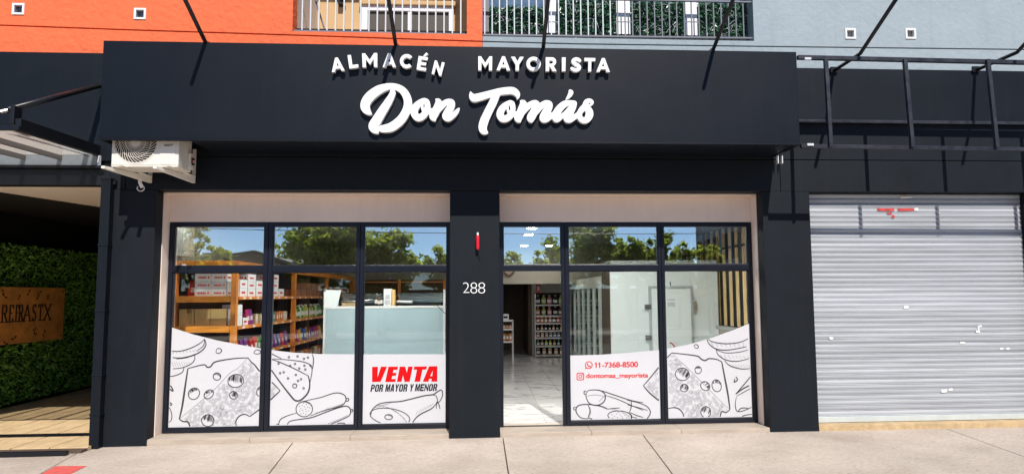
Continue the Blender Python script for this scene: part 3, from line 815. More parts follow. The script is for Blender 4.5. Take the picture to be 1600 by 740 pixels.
G['R'] = [[(0,0),(0.34,0),(0.34,0.33),(0.40,0.33),(0.66,0),(1.04,0),(0.74,0.38)]+arc(0.60,0.68,0.38,0.32,-60,90,12)+[(0,1)], [(0.34,0.54)]+arc(0.56,0.66,0.12,0.115,-90,90,8)+[(0.34,0.775)]]
G['I'] = [[(0,0),(1,0),(1,1),(0,1)]]
G['T'] = [[(0.36,0),(0.64,0),(0.64,0.77),(1,0.77),(1,1),(0,1),(0,0.77),(0.36,0.77)]]
def rbox(x0, y0, x1, y1, r, ry): return arc(x1-r, y0+ry, r, ry, -90, 0, 5)+arc(x1-r, y1-ry, r, ry, 0, 90, 5)+arc(x0+r, y1-ry, r, ry, 90, 180, 5)+arc(x0+r, y0+ry, r, ry, 180, 270, 5)
GC = dict(G)
GC['O'] = [rbox(0, 0, 1, 1, 0.42, 0.22), rbox(0.36, 0.16, 0.64, 0.84, 0.14, 0.10)]
GC['P'] = [[(0,0),(0.37,0),(0.37,0.36),(0.58,0.36)]+arc(0.58,0.68,0.42,0.32,-90,90,8)+[(0,1)], [(0.37,0.52),(0.37,0.84),(0.52,0.84),(0.62,0.78),(0.62,0.58),(0.52,0.52)]]
GC['R'] = [[(0,0),(0.37,0),(0.37,0.40),(0.50,0.40),(0.61,0.32),(0.61,0),(0.98,0),(0.98,0.34),(0.82,0.46),(0.98,0.58),(0.98,0.84),(0.78,1),(0,1)], [(0.37,0.55),(0.37,0.84),(0.52,0.84),(0.61,0.78),(0.61,0.62),(0.52,0.55)]]
GC['A'] = [[(0,0),(0.36,0),(0.41,0.20),(0.59,0.20),(0.64,0),(1,0),(0.72,1),(0.28,1)], [(0.44,0.36),(0.56,0.36),(0.50,0.74)]]
GC['Y'] = [[(0.34,0),(0.66,0),(0.66,0.40),(1,1),(0.64,1),(0.5,0.66),(0.36,1),(0,1),(0.34,0.40)]]
GC['M'] = [[(0,0),(0.27,0),(0.27,0.60),(0.40,0),(0.60,0),(0.73,0.60),(0.73,0),(1,0),(1,1),(0.66,1),(0.5,0.42),(0.34,1),(0,1)]]
# printed words on the film
frL, frR = winL[0], winR[0]
Y2 = YI-0.0006
V8 = lambda p: sc_(p, 570, 560, 12.31)
venta = [[(140,155),(252,150),(245,355),(312,150),(428,150),(305,440),(140,445)],
 [(455,150),(640,150),(628,208),(552,210),(540,270),(610,268),(597,325),(528,326),(515,388),(598,386),(585,442),(392,445)],
 [(672,150),(775,148),(808,268),(835,148),(922,148),(862,440),(765,440),(733,315),(705,440),(617,442)],
 [(952,148),(1195,145),(1180,205),(1108,206),(1062,438),(955,440),(1003,207),(938,208)]]
for lp in venta: px_solid([V8(lp)], Y2, 0.001, 'printed_letter', RED, frL)
px_solid([V8([(1235,143),(1395,140),(1393,436),(1278,437),(1288,383),(1240,384),(1222,437),(1115,438)]), V8([(1305,225),(1258,332),(1298,332)])], Y2, 0.001, 'printed_letter', RED, frL)
for word, x0, x1, y0, y1 in (('POR', 105, 366, 493, 633), ('MAYOR', 388, 832, 488, 630), ('Y', 850, 950, 486, 624), ('MENOR', 958, 1405, 484, 620)):
    n_ = len(word); sh_ = 26; gap = 9
    ws = [1.18 if c == 'M' else 1.0 for c in word]; unit = (x1-x0-sh_-gap*(n_-1))/sum(ws); xx = x0
    for c, wl in zip(word, ws):
        wd = unit*wl
        tr = lambda p: (xx+p[0]*wd+p[1]*sh_, y1-3*(xx-x0)/(x1-x0)-p[1]*(y1-y0))
        px_solid([V8([tr(p) for p in lp]) for lp in GC[c]], Y2, 0.001, 'printed_letter', INKTXT, frL)
        xx += wd+gap
T8 = lambda p: sc_(p, 880, 550, 10.0)
for x_ in (492, 546):
    px_solid([T8([(x_, 172), (x_+16, 164), (x_+20, 156), (x_+33, 156), (x_+33, 240), (x_+15, 240), (x_+15, 180), (x_, 188)])], Y2, 0.001, 'printed_digit', RED, frR)
text_px('-7368-8500', T8([(606,155),(1168,140),(1168,232),(606,239)]), Y2, 0.001, 'printed_digit', RED, frR, bold=0.022, spacing=0.96)
text_px('dontomas_mayorista', T8([(358,330),(1328,318),(1328,412),(358,424)]), Y2, 0.001, 'printed_letter', RED, frR, bold=0.024, spacing=0.98)
def ring_loops(cx, cy, R0, R1, n=32, sq=0.0):
    def lp(r):
        out = []
        for i in range(n):
            t = 2*math.pi*i/n; c, s = math.cos(t), math.sin(t)
            if sq:
                e = 2.0/sq; c = math.copysign(abs(c)**e, c); s = math.copysign(abs(s)**e, s)
            out.append((cx+r*c, cy+r*s))
        return out
    return [lp(R0), lp(R1)]
lp = ring_loops(400, 198, 60, 47)
lp[0] = [p for p in lp[0] if not (p[0] < 372 and p[1] > 215)] 
# speech bubble tail at the lower left of the ring
out0 = []
for p in ring_loops(400, 198, 60, 47)[0]:
    out0.append((341, 264) if (p[0] < 366 and p[1] > 232) else p)
px_solid([T8(out0), T8(lp[1])], Y2, 0.001, 'printed_mark', RED, frR, label='red telephone speech bubble mark')
hand = brush_loops([[(380,180,10),(383,196,8),(395,212,8),(414,222,8),(426,218,10)]], 2.0)
px_solid([T8(h) for h in hand], Y2, 0.001, 'printed_mark', RED, frR)
px_solid([T8(l) for l in ring_loops(268, 376, 59, 46, 40, 5.0)], Y2, 0.001, 'printed_mark', RED, frR, label='red rounded square camera mark')
px_solid([T8(l) for l in ring_loops(268, 376, 30, 18, 24)], Y2, 0.001, 'printed_mark', RED, frR)
px_solid([T8(ring_loops(300, 344, 7, 5, 12)[0])], Y2, 0.001, 'printed_mark', RED, frR)

# ------------------------------------------------------------------ sign box
sign = thing('sign_box', ((XL+XR)/2, YF, ZB), 'long navy sign box with raised white lettering above the shop windows', 'sign')
bxl, bxr = ax(154.4, 216, YF), ax(1250.3, 225.5, YF)
txl, txr = ax(165.2, 63.5, YF), ax(1243.8, 81.2, YF)
m = MB(); xsn = [bxl + (bxr-bxl)*k/4 for k in range(5)]
MB().box(bxl, bxr, YF, YF+0.04, ZB+0.022, ZT).build('front_panel', PANEL, sign, bevel=0.003)
MB().box(bxl-0.004, bxr+0.004, YF-0.006, YF+0.045, ZB, ZB+0.020).build('edge_trim', PANEL, sign, bevel=0.003)
MB().box(bxl+0.002, bxl+0.042, YF+0.042, -0.04, ZB+0.001, ZT-0.001).build('end_panel', PANEL, sign)
MB().box(bxr-0.042, bxr-0.002, YF+0.042, -0.04, ZB+0.001, ZT-0.001).build('end_panel', PANEL, sign)
MB().box(bxl+0.05, bxr-0.05, YF+0.045, -0.04, ZT-0.03, ZT-0.006).build('top_panel', PANEL, sign)
MB().box(-3.36, bxr-0.05, YF+0.05, -0.004, ZB+0.010, ZB+0.030).build('soffit_panel', PANEL, sign)
for k, xb in enumerate((ax(1213, 250, -0.05), ax(1219.5, 250, -0.05))):
    MB().box(xb-0.006, xb+0.006, -0.11, -0.06, ZB-0.10, ZB+0.0).build('bracket', RAILW, sign)
YLF = YF-0.072                         # front face of the letters, which stand off the panel
def letter_strokes(glyph, cx, cy, wdt, hgt, rot, t, off):
    """glyph polygons in a unit box (0..1, y up), placed in crop pixels"""
    ca, sa = math.cos(math.radians(rot)), math.sin(math.radians(rot))
    def tr(p):
        u, v = (p[0]-0.5)*wdt, p[1]*hgt
        x, y = u*ca - v*sa, u*sa + v*ca
        return off(cx+x, cy-y)
    return [[tr(p) for p in lp] for lp in glyph]
def sletter(glyph, cx, cy, wdt, hgt, rot, off):
    px_solid(letter_strokes(glyph, cx, cy, wdt, hgt, rot, 0, off), YLF, 0.050, 'letter', LETTER, sign, bevel=0.002)
o5 = lambda x, y: (505+x/7.805, 75+y/7.805)
o6 = lambda x, y: (735+x/6.957, 75+y/6.957)
for g, cx, cy, wd, hg, rot in (('A',183,286,160,170,8),('L',374,245,112,165,8),('M',570,234,182,170,2),('A',806,234,166,170,0),('C',1012,247,168,172,-4),('E',1194,272,114,168,-9),('N',1380,328,122,168,-14)):
    sletter(G[g], cx, cy, wd, hg, rot, o5)
acc = [[(0.0,0.0),(0.42,0.0),(1.0,0.62),(0.62,1.0)]]
sletter([[(0,0),(0.45,0),(1,0.66),(0.55,1)]], 1247, 104, 60, 50, -9, o5)
for g, cx, cy, wd, hg, rot in (('M',160,243,152,152,-0.5),('A',358,243,150,152,-0.7),('Y',509,246,138,150,-0.7),('O',687,250,158,155,0),('R',876,252,116,150,-0.7),('I',1014,252,40,149,-0.7),('T',1297,257,118,148,-1),('A',1443,260,148,150,-1)):
    sletter(G[g], cx, cy, wd, hg, rot, o6)
sl = brush_loops([[(1190,138,16),(1172,126,19),(1148,122,20),(1124,132,20),(1118,150,20),(1138,172,20),(1166,188,20),(1184,208,20),(1176,230,20),(1150,240,20),(1122,234,19),(1102,222,16)]], 2.5)
px_solid([[o6(*p) for p in l] for l in sl], YLF, 0.050, 'letter', LETTER, sign, bevel=0.002)
DON = [
 [(226,430,5),(196,415,26),(160,375,48),(150,330,55),(172,270,57),(222,212,57),(300,155,52),(370,125,43),(440,110,37),(510,118,37),(575,150,41),(620,205,45),(643,270,47),(642,345,48),(615,420,50),(570,490,52),(510,545,53),(450,582,52),(390,596,46),(345,600,40)],
 [(462,168,24),(470,186,34),(455,225,38),(412,300,46),(350,395,52),(285,500,56),(248,565,58),(262,602,50),(298,650,9)],
 [(855,285,34),(825,276,30),(770,312,38),(728,362,44),(718,420,42),(758,470,42),(812,458,40),(852,410,38),(872,350,34),(866,300,34),(855,285,34)],
 [(815,310,14),(812,360,16),(836,405,22)], [(840,425,20),(900,400,30),(945,390,30)],
 [(968,260,7),(1000,288,34),(990,345,44),(962,410,48),(938,460,44),(962,508,7)],
 [(955,430,34),(1020,350,38),(1090,295,34),(1145,298,40),(1146,340,42),(1110,405,45),(1090,455,48),(1118,476,38),(1168,448,30),(1208,405,26),(1236,368,11)]]
o3 = lambda x, y: (550+x/7.4, 120+y/7.4)
px_solid([[o3(*p) for p in l] for l in brush_loops(DON, 4.0)], YLF+0.012, 0.060, 'script_word', LETTER, sign, bevel=0.003, label='script word Don in fat white brush letters')
TOM = [
 [(75,174,8),(84,208,26),(112,240,44),(180,228,44),(280,200,40),(380,174,40),(480,158,40),(555,158,40),(600,188,34),(614,222,20),(604,247,7)],
 [(368,200,42),(330,290,46),(275,400,47),(230,500,50),(212,575,48),(226,615,38),(262,634,14)],
 [(545,305,32),(520,292,26),(465,330,36),(425,375,40),(410,430,42),(440,474,40),(492,468,38),(538,425,36),(556,365,30),(548,312,32)],
 [(496,330,12),(498,375,14),(516,418,18)], [(540,440,16),(590,425,26),(640,400,28)],
 [(642,272,6),(674,300,36),(664,350,44),(638,420,47),(616,470,44),(640,512,7)],
 [(640,430,34),(715,345,36),(785,302,34),(822,306,36),(820,348,42),(785,420,47),(760,468,45),(772,514,7)],
 [(785,435,34),(862,345,36),(925,302,34),(968,310,36),(962,352,42),(922,424,48),(904,468,46),(930,484,34),(980,452,32),(1020,420,26)],
 [(1250,302,32),(1200,296,30),(1140,312,38),(1082,365,42),(1046,428,44),(1052,474,42),(1092,462,30),(1150,415,24),(1200,360,24)],
 [(1258,300,26),(1235,345,40),(1196,418,46),(1176,470,45),(1206,488,32),(1258,456,30),(1312,418,27)],
 [(1206,162,18),(1216,182,28),(1190,225,20),(1160,256,7)],
 [(1300,425,26),(1340,372,34),(1376,325,30),(1388,285,26),(1425,270,24),(1456,288,20),(1446,316,14),(1425,322,9)],
 [(1382,310,32),(1400,350,34),(1424,395,42),(1424,440,44),(1398,486,36),(1352,492,34),(1318,462,30),(1318,425,26)]]
o4 = lambda x, y: (725+x/7.2727, 120+y/7.27)
px_solid([[o4(*p) for p in l] for l in brush_loops(TOM, 4.0)], YLF+0.012, 0.060, 'script_word', LETTER, sign, bevel=0.003, label='script word Tomás in fat white brush letters')

# ------------------------------------------------------------------ sign lamp arms
ARM_SLOPE = 0.46
def arm(name, foot_px, elbow_px, tip_px, label, ys=YF, wall=False):
    t = thing(name, at(*elbow_px, ys), label, 'lamp arm', 'black lamp arms over the shop front')
    e = at(*elbow_px, ys)
    f0 = at(*foot_px, -0.02 if wall else ys+0.33)
    L = 0.86
    d = Vector((0, -1, ARM_SLOPE)).normalized(); end = e + d*L
    b = MB(); b.tube([f0, e-(e-f0).normalized()*0.04, e, e+d*0.05, end], 0.023, 10); b.build('arm_tube', BLACKST, t, smooth=True)
    b = MB(); b.box(e.x-0.022, e.x+0.022, ys+0.006, ys+0.05, e.z-0.07, e.z-0.012) if not wall else b.box(f0.x-0.05, f0.x+0.05, -0.07, -0.036, f0.z-0.03, f0.z+0.05)
    b.build('foot', BLACKST, t, bevel=0.004)
    b = MB(); b.tube([end, end+d*0.03], 0.021, 10); b.build('end_cap', BLACKST, t)
    return t
arm('sign_lamp_arm', (329,70), (321,66), (295,0), 'black lamp arm rising from the left end of the sign box, over the orange wall')
arm('sign_lamp_arm', (623,74), (618,69), (605,0), 'black lamp arm rising in front of the orange balcony')
arm('sign_lamp_arm', (849,78), (849,73), (853,0), 'black lamp arm rising beside the left end of the grey balcony')
arm('sign_lamp_arm', (1108,82), (1115,76), (1143,0), 'black lamp arm crossing the right end of the grey balcony')
a5 = arm('sign_lamp_arm', (1301,112), (1344,84), (1402,0), 'bent black lamp arm over the open frame, crossing the pale blue wall', wall=True)
a6 = arm('sign_lamp_arm', (1522,111), (1589,82), (1612,57), 'bent black lamp arm at the far right end of the open frame', wall=True)

# ------------------------------------------------------------------ open frame on the right
fr = thing('steel_skeleton', (5.6, YF, 3.5), 'open black steel skeleton of an unfinished sign box above the roller shutter', 'sign structure')
def hb(p0, p1, Y, wd, hh, name='rail', m=FRAMEST, ext=4.5):
    a, c = at(*p0, Y), at(*p1, Y); d = (c-a).normalized()
    MB().bar(a, c+d*ext, wd, hh).build(name, m, fr, bevel=0.003)
hb((1246,90), (1600,98), YF+0.03, 0.05, 0.05)
hb((1251,228.5), (1600,233.5), YF+0.0, 0.05, 0.045)
for tx, bx_ in ((1290,1298),(1413.5,1425.5),(1543,1557.5),(1675,1692)):
    a, c = at(tx, 93, YF-0.005+0.0), at(bx_, 230, YF-0.045)
    MB().bar(a, c, 0.045, 0.045, up=(0,1,0)).build('post', FRAMEST, fr, bevel=0.003)
for p, n in ((at(1262, 92, YF-0.02), 'plate'), (at(1266, 226, YF-0.03), 'plate')):
    MB().box(p.x-0.04, p.x+0.04, p.y-0.012, p.y+0.01, p.z-0.014, p.z+0.014).build(n, RAILW, fr, bevel=0.002)
for k in range(22):
    px = 1303+k*13.5+rng.uniform(-3, 3); p = at(px, 94.5+(px-1300)*0.020, YF+0.03)
    MB().lathe([(0.004, 0), (0.004, 0.006)], 6, (p.x, p.y, p.z-0.030)).build('bolt', RAILW, fr)
for px in (1300, 1520):
    p = at(px, 111, -0.03)
for px in (1299, 1521, 1740):        # struts from the wall to the top rail
    pass

# ------------------------------------------------------------------ roller shutter
sh = bpy.data.objects.new('roller_shutter', None); C.objects.link(sh); sh.location = (5.8, 0.16, 0.08); sh.parent = shop
sx0, sx1 = xr1+0.004, 7.262
ysh = 0.17; zb_, ztp = azz(1400, 657, ysh), ZL-0.004
pitch = (ztp-zb_-0.075)/44
prof = [(0.0, 0.0), (-0.009, 0.03), (-0.009, 0.13), (-0.002, 0.17), (-0.004, 0.25), (-0.011, 0.34), (-0.014, 0.58), (-0.0125, 0.84), (-0.003, 0.965), (0.0, 0.985)]
b = MB()
for i in range(len(prof)-1):
    (ya, ta), (yb, tb) = prof[i], prof[i+1]
    b.face([(sx0, ysh+ya, ta*pitch), (sx1, ysh+ya, ta*pitch), (sx1, ysh+yb, tb*pitch), (sx0, ysh+yb, tb*pitch)])
b.face([(sx1, ysh+0.006, 0), (sx0, ysh+0.006, 0), (sx0, ysh+0.006, pitch), (sx1, ysh+0.006, pitch)])
me = b.mesh('slat', GALV)
for k in range(44):
    inst(me, 'slat', (0, rng.uniform(-0.0015, 0.0015), zb_+0.075+k*pitch), sh)
MB().box(sx0, sx1, ysh-0.022, ysh+0.01, zb_, zb_+0.073).build('bottom_bar', GALVB, sh, bevel=0.004)
MB().box(xr1+0.004, 14, 0.008, 0.60, -0.09, zb_-0.006).build('threshold', TAN, shop, bevel=0.006)
MB().box(sx0, 14, ysh+0.05, ysh+0.1, 0.0, ZL).build('backing', DARK, shop)
def scrap(px, py, wpx, hpx, m=PAPER, name='sticker'):
    p = at(px, py, ysh-0.0215); k = FPX/(CAM_D+ysh)
    w2, h2 = wpx/k/2, hpx/k/2
    ps = [Vector((p.x+dx*w2*rng.uniform(0.8, 1.1), p.y, p.z+dz*h2*rng.uniform(0.75, 1.15))) for dx, dz in ((-1,-1),(0,-1.1),(1,-0.9),(1.05,0.1),(0.9,1),(-0.2,0.9),(-1,1))]
    MB().prism(ps, (0, 0.0012, 0)).build(name, m, sh)
for px, py, w_, h_ in ((1416,479.5,8,4.5),(1299,528,7,4),(1532,509,5,3),(1528,517.5,7,4),(1504,535,9,4),(1565,544,6,3.5),(1575,544,6,3.5),(1475,610,10,5),(1485,608,7,4),(1350,651,5,3),(1441,651,4,2),(1529,512,3,6)):
    scrap(px, py, w_, h_)
scrap(1385, 327.3, 30, 4.6, REDTAPE); scrap(1416, 327.2, 29, 4.4, REDTAPE); scrap(1390, 333.5, 9, 3, REDTAPE); scrap(1396, 338, 4, 5, REDTAPE); scrap(1432, 327, 7, 5, PAPER)
scrap(1416, 308, 20, 3.5, PAPER); scrap(1413, 305.5, 10, 2, TAN)
# ================================================================== AIR CONDITIONER
YA = -0.60
acx0, acx1 = ax(174, 240, YA), ax(279, 240, YA)
acz = azz(226, 261, YA); ach = 0.55
ac = thing('air_conditioner', ((acx0+acx1)/2, -0.42, acz), 'ivory air conditioner outdoor unit on wall brackets under the left end of the sign box', 'air conditioner')
MB().box(acx0, acx1, YA, -0.25, acz, acz+ach).build('casing', CASING, ac, bevel=0.012)
gx, gzc = ax(212.5, 222, YA), acz+0.285
R_ = 0.235
b = MB(); b.lathe([(R_+0.012, 0), (R_+0.012, 0.004), (R_-0.004, 0.004), (R_-0.004, 0.0)], 40)
def fwd(m, cx, y, cz):
    for v in m.vertices:
        x, yy, z = v.co; v.co = (cx+x, y-z, cz+yy)
    return m
me = b.mesh('fan_ring', GRILLE); fwd(me, gx, YA, gzc); place(bpy.data.objects.new('fan_ring', me), ac)
b = MB(); b.lathe([(R_, 0), (R_, 0.002)], 40); me = b.mesh('fan_opening', DARK); fwd(me, gx, YA+0.0005, gzc); place(bpy.data.objects.new('fan_opening', me), ac)
# spiral wires of the guard, rings and hub
b = MB()
for k in range(34):
    ps = []
    for j in range(9):
        r = 0.05+(R_-0.055)*j/8; a = 2*math.pi*k/34 + 0.95*(j/8)**1.1
        ps.append((gx+r*math.cos(a), YA-0.014+0.008*(j/8)**2, gzc+r*math.sin(a)))
    b.tube(ps, 0.0036, 4, cap=False)
for rr in (0.11, 0.175):
    b.tube([(gx+rr*math.cos(2*math.pi*j/30), YA-0.011, gzc+rr*math.sin(2*math.pi*j/30)) for j in range(31)], 0.003, 4, cap=False)
b.build('fan_guard', GRILLE, ac)
b = MB(); b.lathe([(0.052, 0), (0.05, 0.012), (0.02, 0.016)], 20); me = b.mesh('fan_hub', GRILLE); fwd(me, gx, YA-0.006, gzc); place(bpy.data.objects.new('fan_hub', me), ac)
q0, q1 = at(250.5, 225, YA), at(273.5, 257, YA)
MB().box(q0.x, q1.x, YA-0.006, YA+0.002, q1.z, acz+0.52).build('front_cover', CASING, ac, bevel=0.004)
MB().box(q0.x+0.01, q1.x-0.05, YA-0.008, YA-0.004, azz(260, 247.5, YA)-0.002, azz(260, 247.5, YA)+0.002).build('cover_groove', GRILLE, ac)
text_px('RIGHT', [(257,225.6),(270.5,225),(270.5,228),(257,228.8)], YA-0.008, 0.002, 'brand_lettering', INKTXT, ac, bold=0.02)
MB().box(acx0+0.005, acx1-0.005, YA-0.004, YA+0.004, acz+0.026, acz+0.031).build('casing_seam', GRILLE, ac)
b = MB()
for k in range(3): b.box(acx1+0.001, acx1+0.008, -0.50, -0.33, acz+0.36+k*0.05, acz+0.375+k*0.05)
b.build('side_handle', CASING, ac, bevel=0.002)
MB().box(acx1, acx1+0.035, -0.36, -0.27, acz+0.03, acz+0.22).build('valve_cover', CASING, ac, bevel=0.006)
b = MB()
for zz in (0.09, 0.15): b.tube([(acx1+0.034, -0.315, acz+zz), (acx1+0.06, -0.315, acz+zz)], 0.013, 8)
b.build('valve', BLACKST, ac)
MB().box(acx1+0.034, acx1+0.037, -0.345, -0.30, acz+0.10, acz+0.17).build('warning_label', REDTAPE, ac)
for px0, px1 in ((158, 231.5), (239, 299.5)):
    p = at(px0, 258, -0.70); q = at(px1, 285, -0.02)
    xq = (p.x+q.x)/2
    zf = acz-0.024
    b = MB()
    b.prism([(p.x, -0.70, zf-0.012), (p.x, -0.70, zf+0.018), (q.x, -0.004, zf+0.018), (q.x, -0.004, zf-0.062)], (0.038, 0, 0))
    b.box(q.x, q.x+0.038, -0.028, -0.003, zf-0.062, zf+0.36)
    b.prism([(q.x-0.004, -0.70, zf+0.018), (q.x-0.004, -0.70, zf+0.022), (q.x-0.004, -0.02, zf+0.022), (q.x-0.004, -0.02, zf+0.018)], (0.05, 0, 0))
    b.build('bracket', CASING, ac, bevel=0.003)
    b = MB()
    for yy in (-0.55, -0.30): b.lathe([(0.022, 0), (0.022, 0.03)], 8, (q.x+0.02 if yy > -0.4 else p.x+0.03, yy, zf+0.019))
    b.build('rubber_foot', BLACKST, ac)
h0 = at(219, 278, -0.10)
b = MB(); b.tube([(h0.x, -0.10, acz+0.02), (h0.x, -0.10, acz-0.10), (h0.x+0.03, -0.10, acz-0.155)], 0.021, 10)
b.tube([(h0.x+0.03, -0.10, acz-0.15)]+[(h0.x+0.012+0.045*math.cos(a), -0.10, acz-0.165+0.038*math.sin(a)) for a in (0.5, -0.4, -1.2, -2, -2.9, -3.8)], 0.006, 6)
b.build('drain_hose', WHITEP, ac, smooth=True)

# small red fitting on the centre pier
p = at(746.5, 378, -0.06)
wf = thing('wall_fitting', (p.x, 0, p.z-0.08), 'small red cylindrical fitting with a white tip on the dark centre pier', 'fitting')
MB().lathe([(0.0, -0.10), (0.018, -0.092), (0.021, -0.07), (0.021, 0.065), (0.015, 0.085)], 14, (p.x, p.y, p.z)).build('body', mat('red enamel', (0.62, 0.012, 0.03), 0.35), wf, smooth=True)
MB().lathe([(0.013, 0.083), (0.013, 0.115), (0.008, 0.12)], 10, (p.x, p.y, p.z)).build('tip', WHITEP, wf)
MB().box(p.x-0.012, p.x+0.012, -0.036, -0.001, p.z-0.03, p.z+0.03).build('bracket', BLACKST, wf)
MB().tube([(p.x+0.004, -0.05, p.z-0.09), (p.x+0.008, -0.02, p.z-0.15), (p.x+0.03, -0.006, p.z-0.24)], 0.003, 5).build('cable', BLACKST, wf)

# ================================================================== LEFT SIDE: DOWNPIPE, CANOPY, ENTRANCE
pxl, pxr = ax(138.2, 690, -0.10), ax(153.6, 690, -0.10)
dp = thing('downpipe', ((pxl+pxr)/2, -0.05, gz(-4.6)), 'charcoal square downpipe on the left corner of the shop', 'downpipe')
zs_ = [gz(-4.6)-0.01, 0.36, azz(148, 586, -0.1), azz(152, 485.5, -0.1), azz(155, 382.5, -0.1), azz(158, 279, -0.1)]
for i in range(len(zs_)-1):
    MB().box(pxl, pxr, -0.10, -0.008, zs_[i]+0.002, zs_[i+1]-0.002).build('pipe_length', CLAD, dp, bevel=0.006)
for z in zs_[1:]:
    MB().box(pxl-0.006, pxr+0.006, -0.106, -0.004, z-0.010, z+0.010).build('joint_band', CLAD, dp, bevel=0.003)
MB().box(pxr+0.0, pxr+0.03, -0.05, -0.004, zs_[-1]-0.06, zs_[-1]-0.01).build('clip', BLACKST, dp)

ent = thing('entrance_building', (-6.2, 2.6, 0), 'dark entrance passage of the neighbouring building with a warm white soffit', 'building')
ex0, ex1 = -7.62, xl0-0.002
zc = 3.12
hx0, hx1 = -7.54, -7.44                     # hedge wall line (front, back)
MB().box(-14, ex1, 0.0, 0.16, azz(80, 289, 0), 3.395).build('beam', BLACKST, ent, bevel=0.004)
MB().box(-14, ex1, 0.165, 9, zc, zc+0.1).build('soffit', PINKBEAM, ent)
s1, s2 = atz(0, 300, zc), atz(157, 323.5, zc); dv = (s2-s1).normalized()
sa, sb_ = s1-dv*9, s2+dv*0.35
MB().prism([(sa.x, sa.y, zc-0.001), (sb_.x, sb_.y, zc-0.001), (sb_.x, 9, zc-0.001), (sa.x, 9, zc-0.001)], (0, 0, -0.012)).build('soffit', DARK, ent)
b = MB(); b.lathe([(0.10, 0), (0.10, 0.004)], 20, (ax(149, 311, 0.55), 0.55, zc-0.005)); b.build('soffit_disc', PINKBEAM, ent)
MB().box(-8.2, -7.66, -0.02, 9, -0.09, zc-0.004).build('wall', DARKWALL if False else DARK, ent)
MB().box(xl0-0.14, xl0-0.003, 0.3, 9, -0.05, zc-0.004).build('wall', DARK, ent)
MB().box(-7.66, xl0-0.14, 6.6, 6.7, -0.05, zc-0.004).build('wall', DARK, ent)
# floor of stone tiles laid square to the street
fl = MB().box(-8.3, xl0-0.004, -0.30, 6.6, -0.08, -0.004).build('entrance_floor', DARKWALL, kind='structure')
ny = 14
for i in range(7):
    for j in range(ny):
        x0 = -7.62+i*0.432; y0 = -0.20+j*0.48
        MB().box(x0+0.007, x0+0.425, y0+0.007+ (0.02 if j == 0 else 0), y0+0.473, -0.03, 0.006+rng.uniform(0, 0.0012)).build('tile', TILEENT, fl)
for ya, nm in ((atz(50, 679.5, 0.01).y, 'a'), (atz(50, 705.3, 0.01).y, 'b')):
    MB().box(-8.3, xl0-0.02 if nm == 'a' else -4.70, ya-(0.09 if nm == 'a' else 0.03), ya+(0.09 if nm == 'a' else 0.025), -0.05, 0.014).build('floor_channel', BLACKST, fl, bevel=0.004)

# hedge wall of artificial leaves
hw = thing('hedge_wall', (-7.55, 3.4, 0), 'wall of dense dark green artificial leaves lining the entrance passage', 'hedge')
hz0, hz1 = 0.06, azz(60, 387, 3.6)
MB().box(-7.655, -7.58, 0.3, 6.5, hz0, hz1).build('backing', HEDGEBACK, hw)
b = MB(); R = random.Random(11)
for _ in range(17000):
    y = R.uniform(1.9, 6.5); z = R.uniform(hz0, hz1); x = -7.58+R.random()**1.5*0.085
    s = R.uniform(0.022, 0.042); d = Vector((R.uniform(0.2, 1), R.uniform(-1, 1), R.uniform(-0.9, 1))).normalized()
    t = d.cross(Vector((R.uniform(-1, 1), R.uniform(-1, 1), R.uniform(-1, 1)))).normalized()
    n = d.cross(t)
    c = Vector((x, y, z))
    b.face([c-d*s, c+t*s*0.42+n*s*0.15, c+d*s, c-t*s*0.42+n*s*0.15])
b.build('foliage', LEAFH, hw, kind='stuff')
# corten plaque
py0, py1 = 2.35, 4.10
pk = thing('plaque', (-7.44, 3.2, 1.0), 'rust coloured steel plaque with cut out lettering and leaves on the hedge wall', 'plaque')
def on_h(px, py):                              # photo pixel -> point on the hedge face
    d = ray(px, py); t = -7.44/d[0]
    return Vector((-7.44, -CAM_D+d[1]*t, CAM_H+d[2]*t))
tr_, br_ = on_h(102, 449.5), on_h(97, 529)
zt2, zb2 = on_h(98, 449.5).z, on_h(98, 529).z
MB().box(-7.452, -7.440, 1.6, tr_.y, zb2, zt2).build('board', CORTEN, pk, bevel=0.002)
for yy, zz in ((tr_.y-0.06, zt2-0.06), (tr_.y-0.06, zb2+0.06)):
    b = MB(); b.tube([(-7.4395, yy, zz), (-7.432, yy, zz)], 0.014, 10); b.build('screw', STEEL, pk)
GS = {  # serif capitals as strokes in a unit box
 'R': [[(0.15,0),(0.15,1)],[(0.15,1),(0.6,1),(0.75,0.88),(0.75,0.65),(0.6,0.53),(0.15,0.53)],[(0.45,0.53),(0.9,0)]],
 'E': [[(0.15,0),(0.15,1)],[(0.15,1),(0.8,1),(0.8,0.82)],[(0.15,0.52),(0.6,0.52)],[(0.15,0),(0.8,0),(0.8,0.2)]],
 'F': [[(0.15,0),(0.15,1)],[(0.15,1),(0.8,1),(0.8,0.82)],[(0.15,0.52),(0.6,0.52)]],
 'A': [[(0.0,0),(0.5,1),(1.0,0)],[(0.2,0.36),(0.8,0.36)]],
 'S': [[(0.75,0.85),(0.6,1),(0.3,1),(0.15,0.82),(0.25,0.6),(0.65,0.45),(0.78,0.22),(0.6,0),(0.3,0),(0.12,0.16)]],
 'T': [[(0.5,0),(0.5,1)],[(0.08,0.82),(0.08,1),(0.92,1),(0.92,0.82)]],
 'I': [[(0.5,0),(0.5,1)]],
 'X': [[(0.05,0),(0.95,1)],[(0.05,1),(0.95,0)]]}
SER = {'R': [(0.15,0),(0.9,0)], 'E': [], 'F': [(0.15,0)], 'A': [(0,0),(1,0)], 'S': [], 'T': [(0.5,0)], 'I': [(0.5,0),(0.5,1)], 'X': [(0.05,0),(0.95,1),(0.05,1),(0.95,0)]}
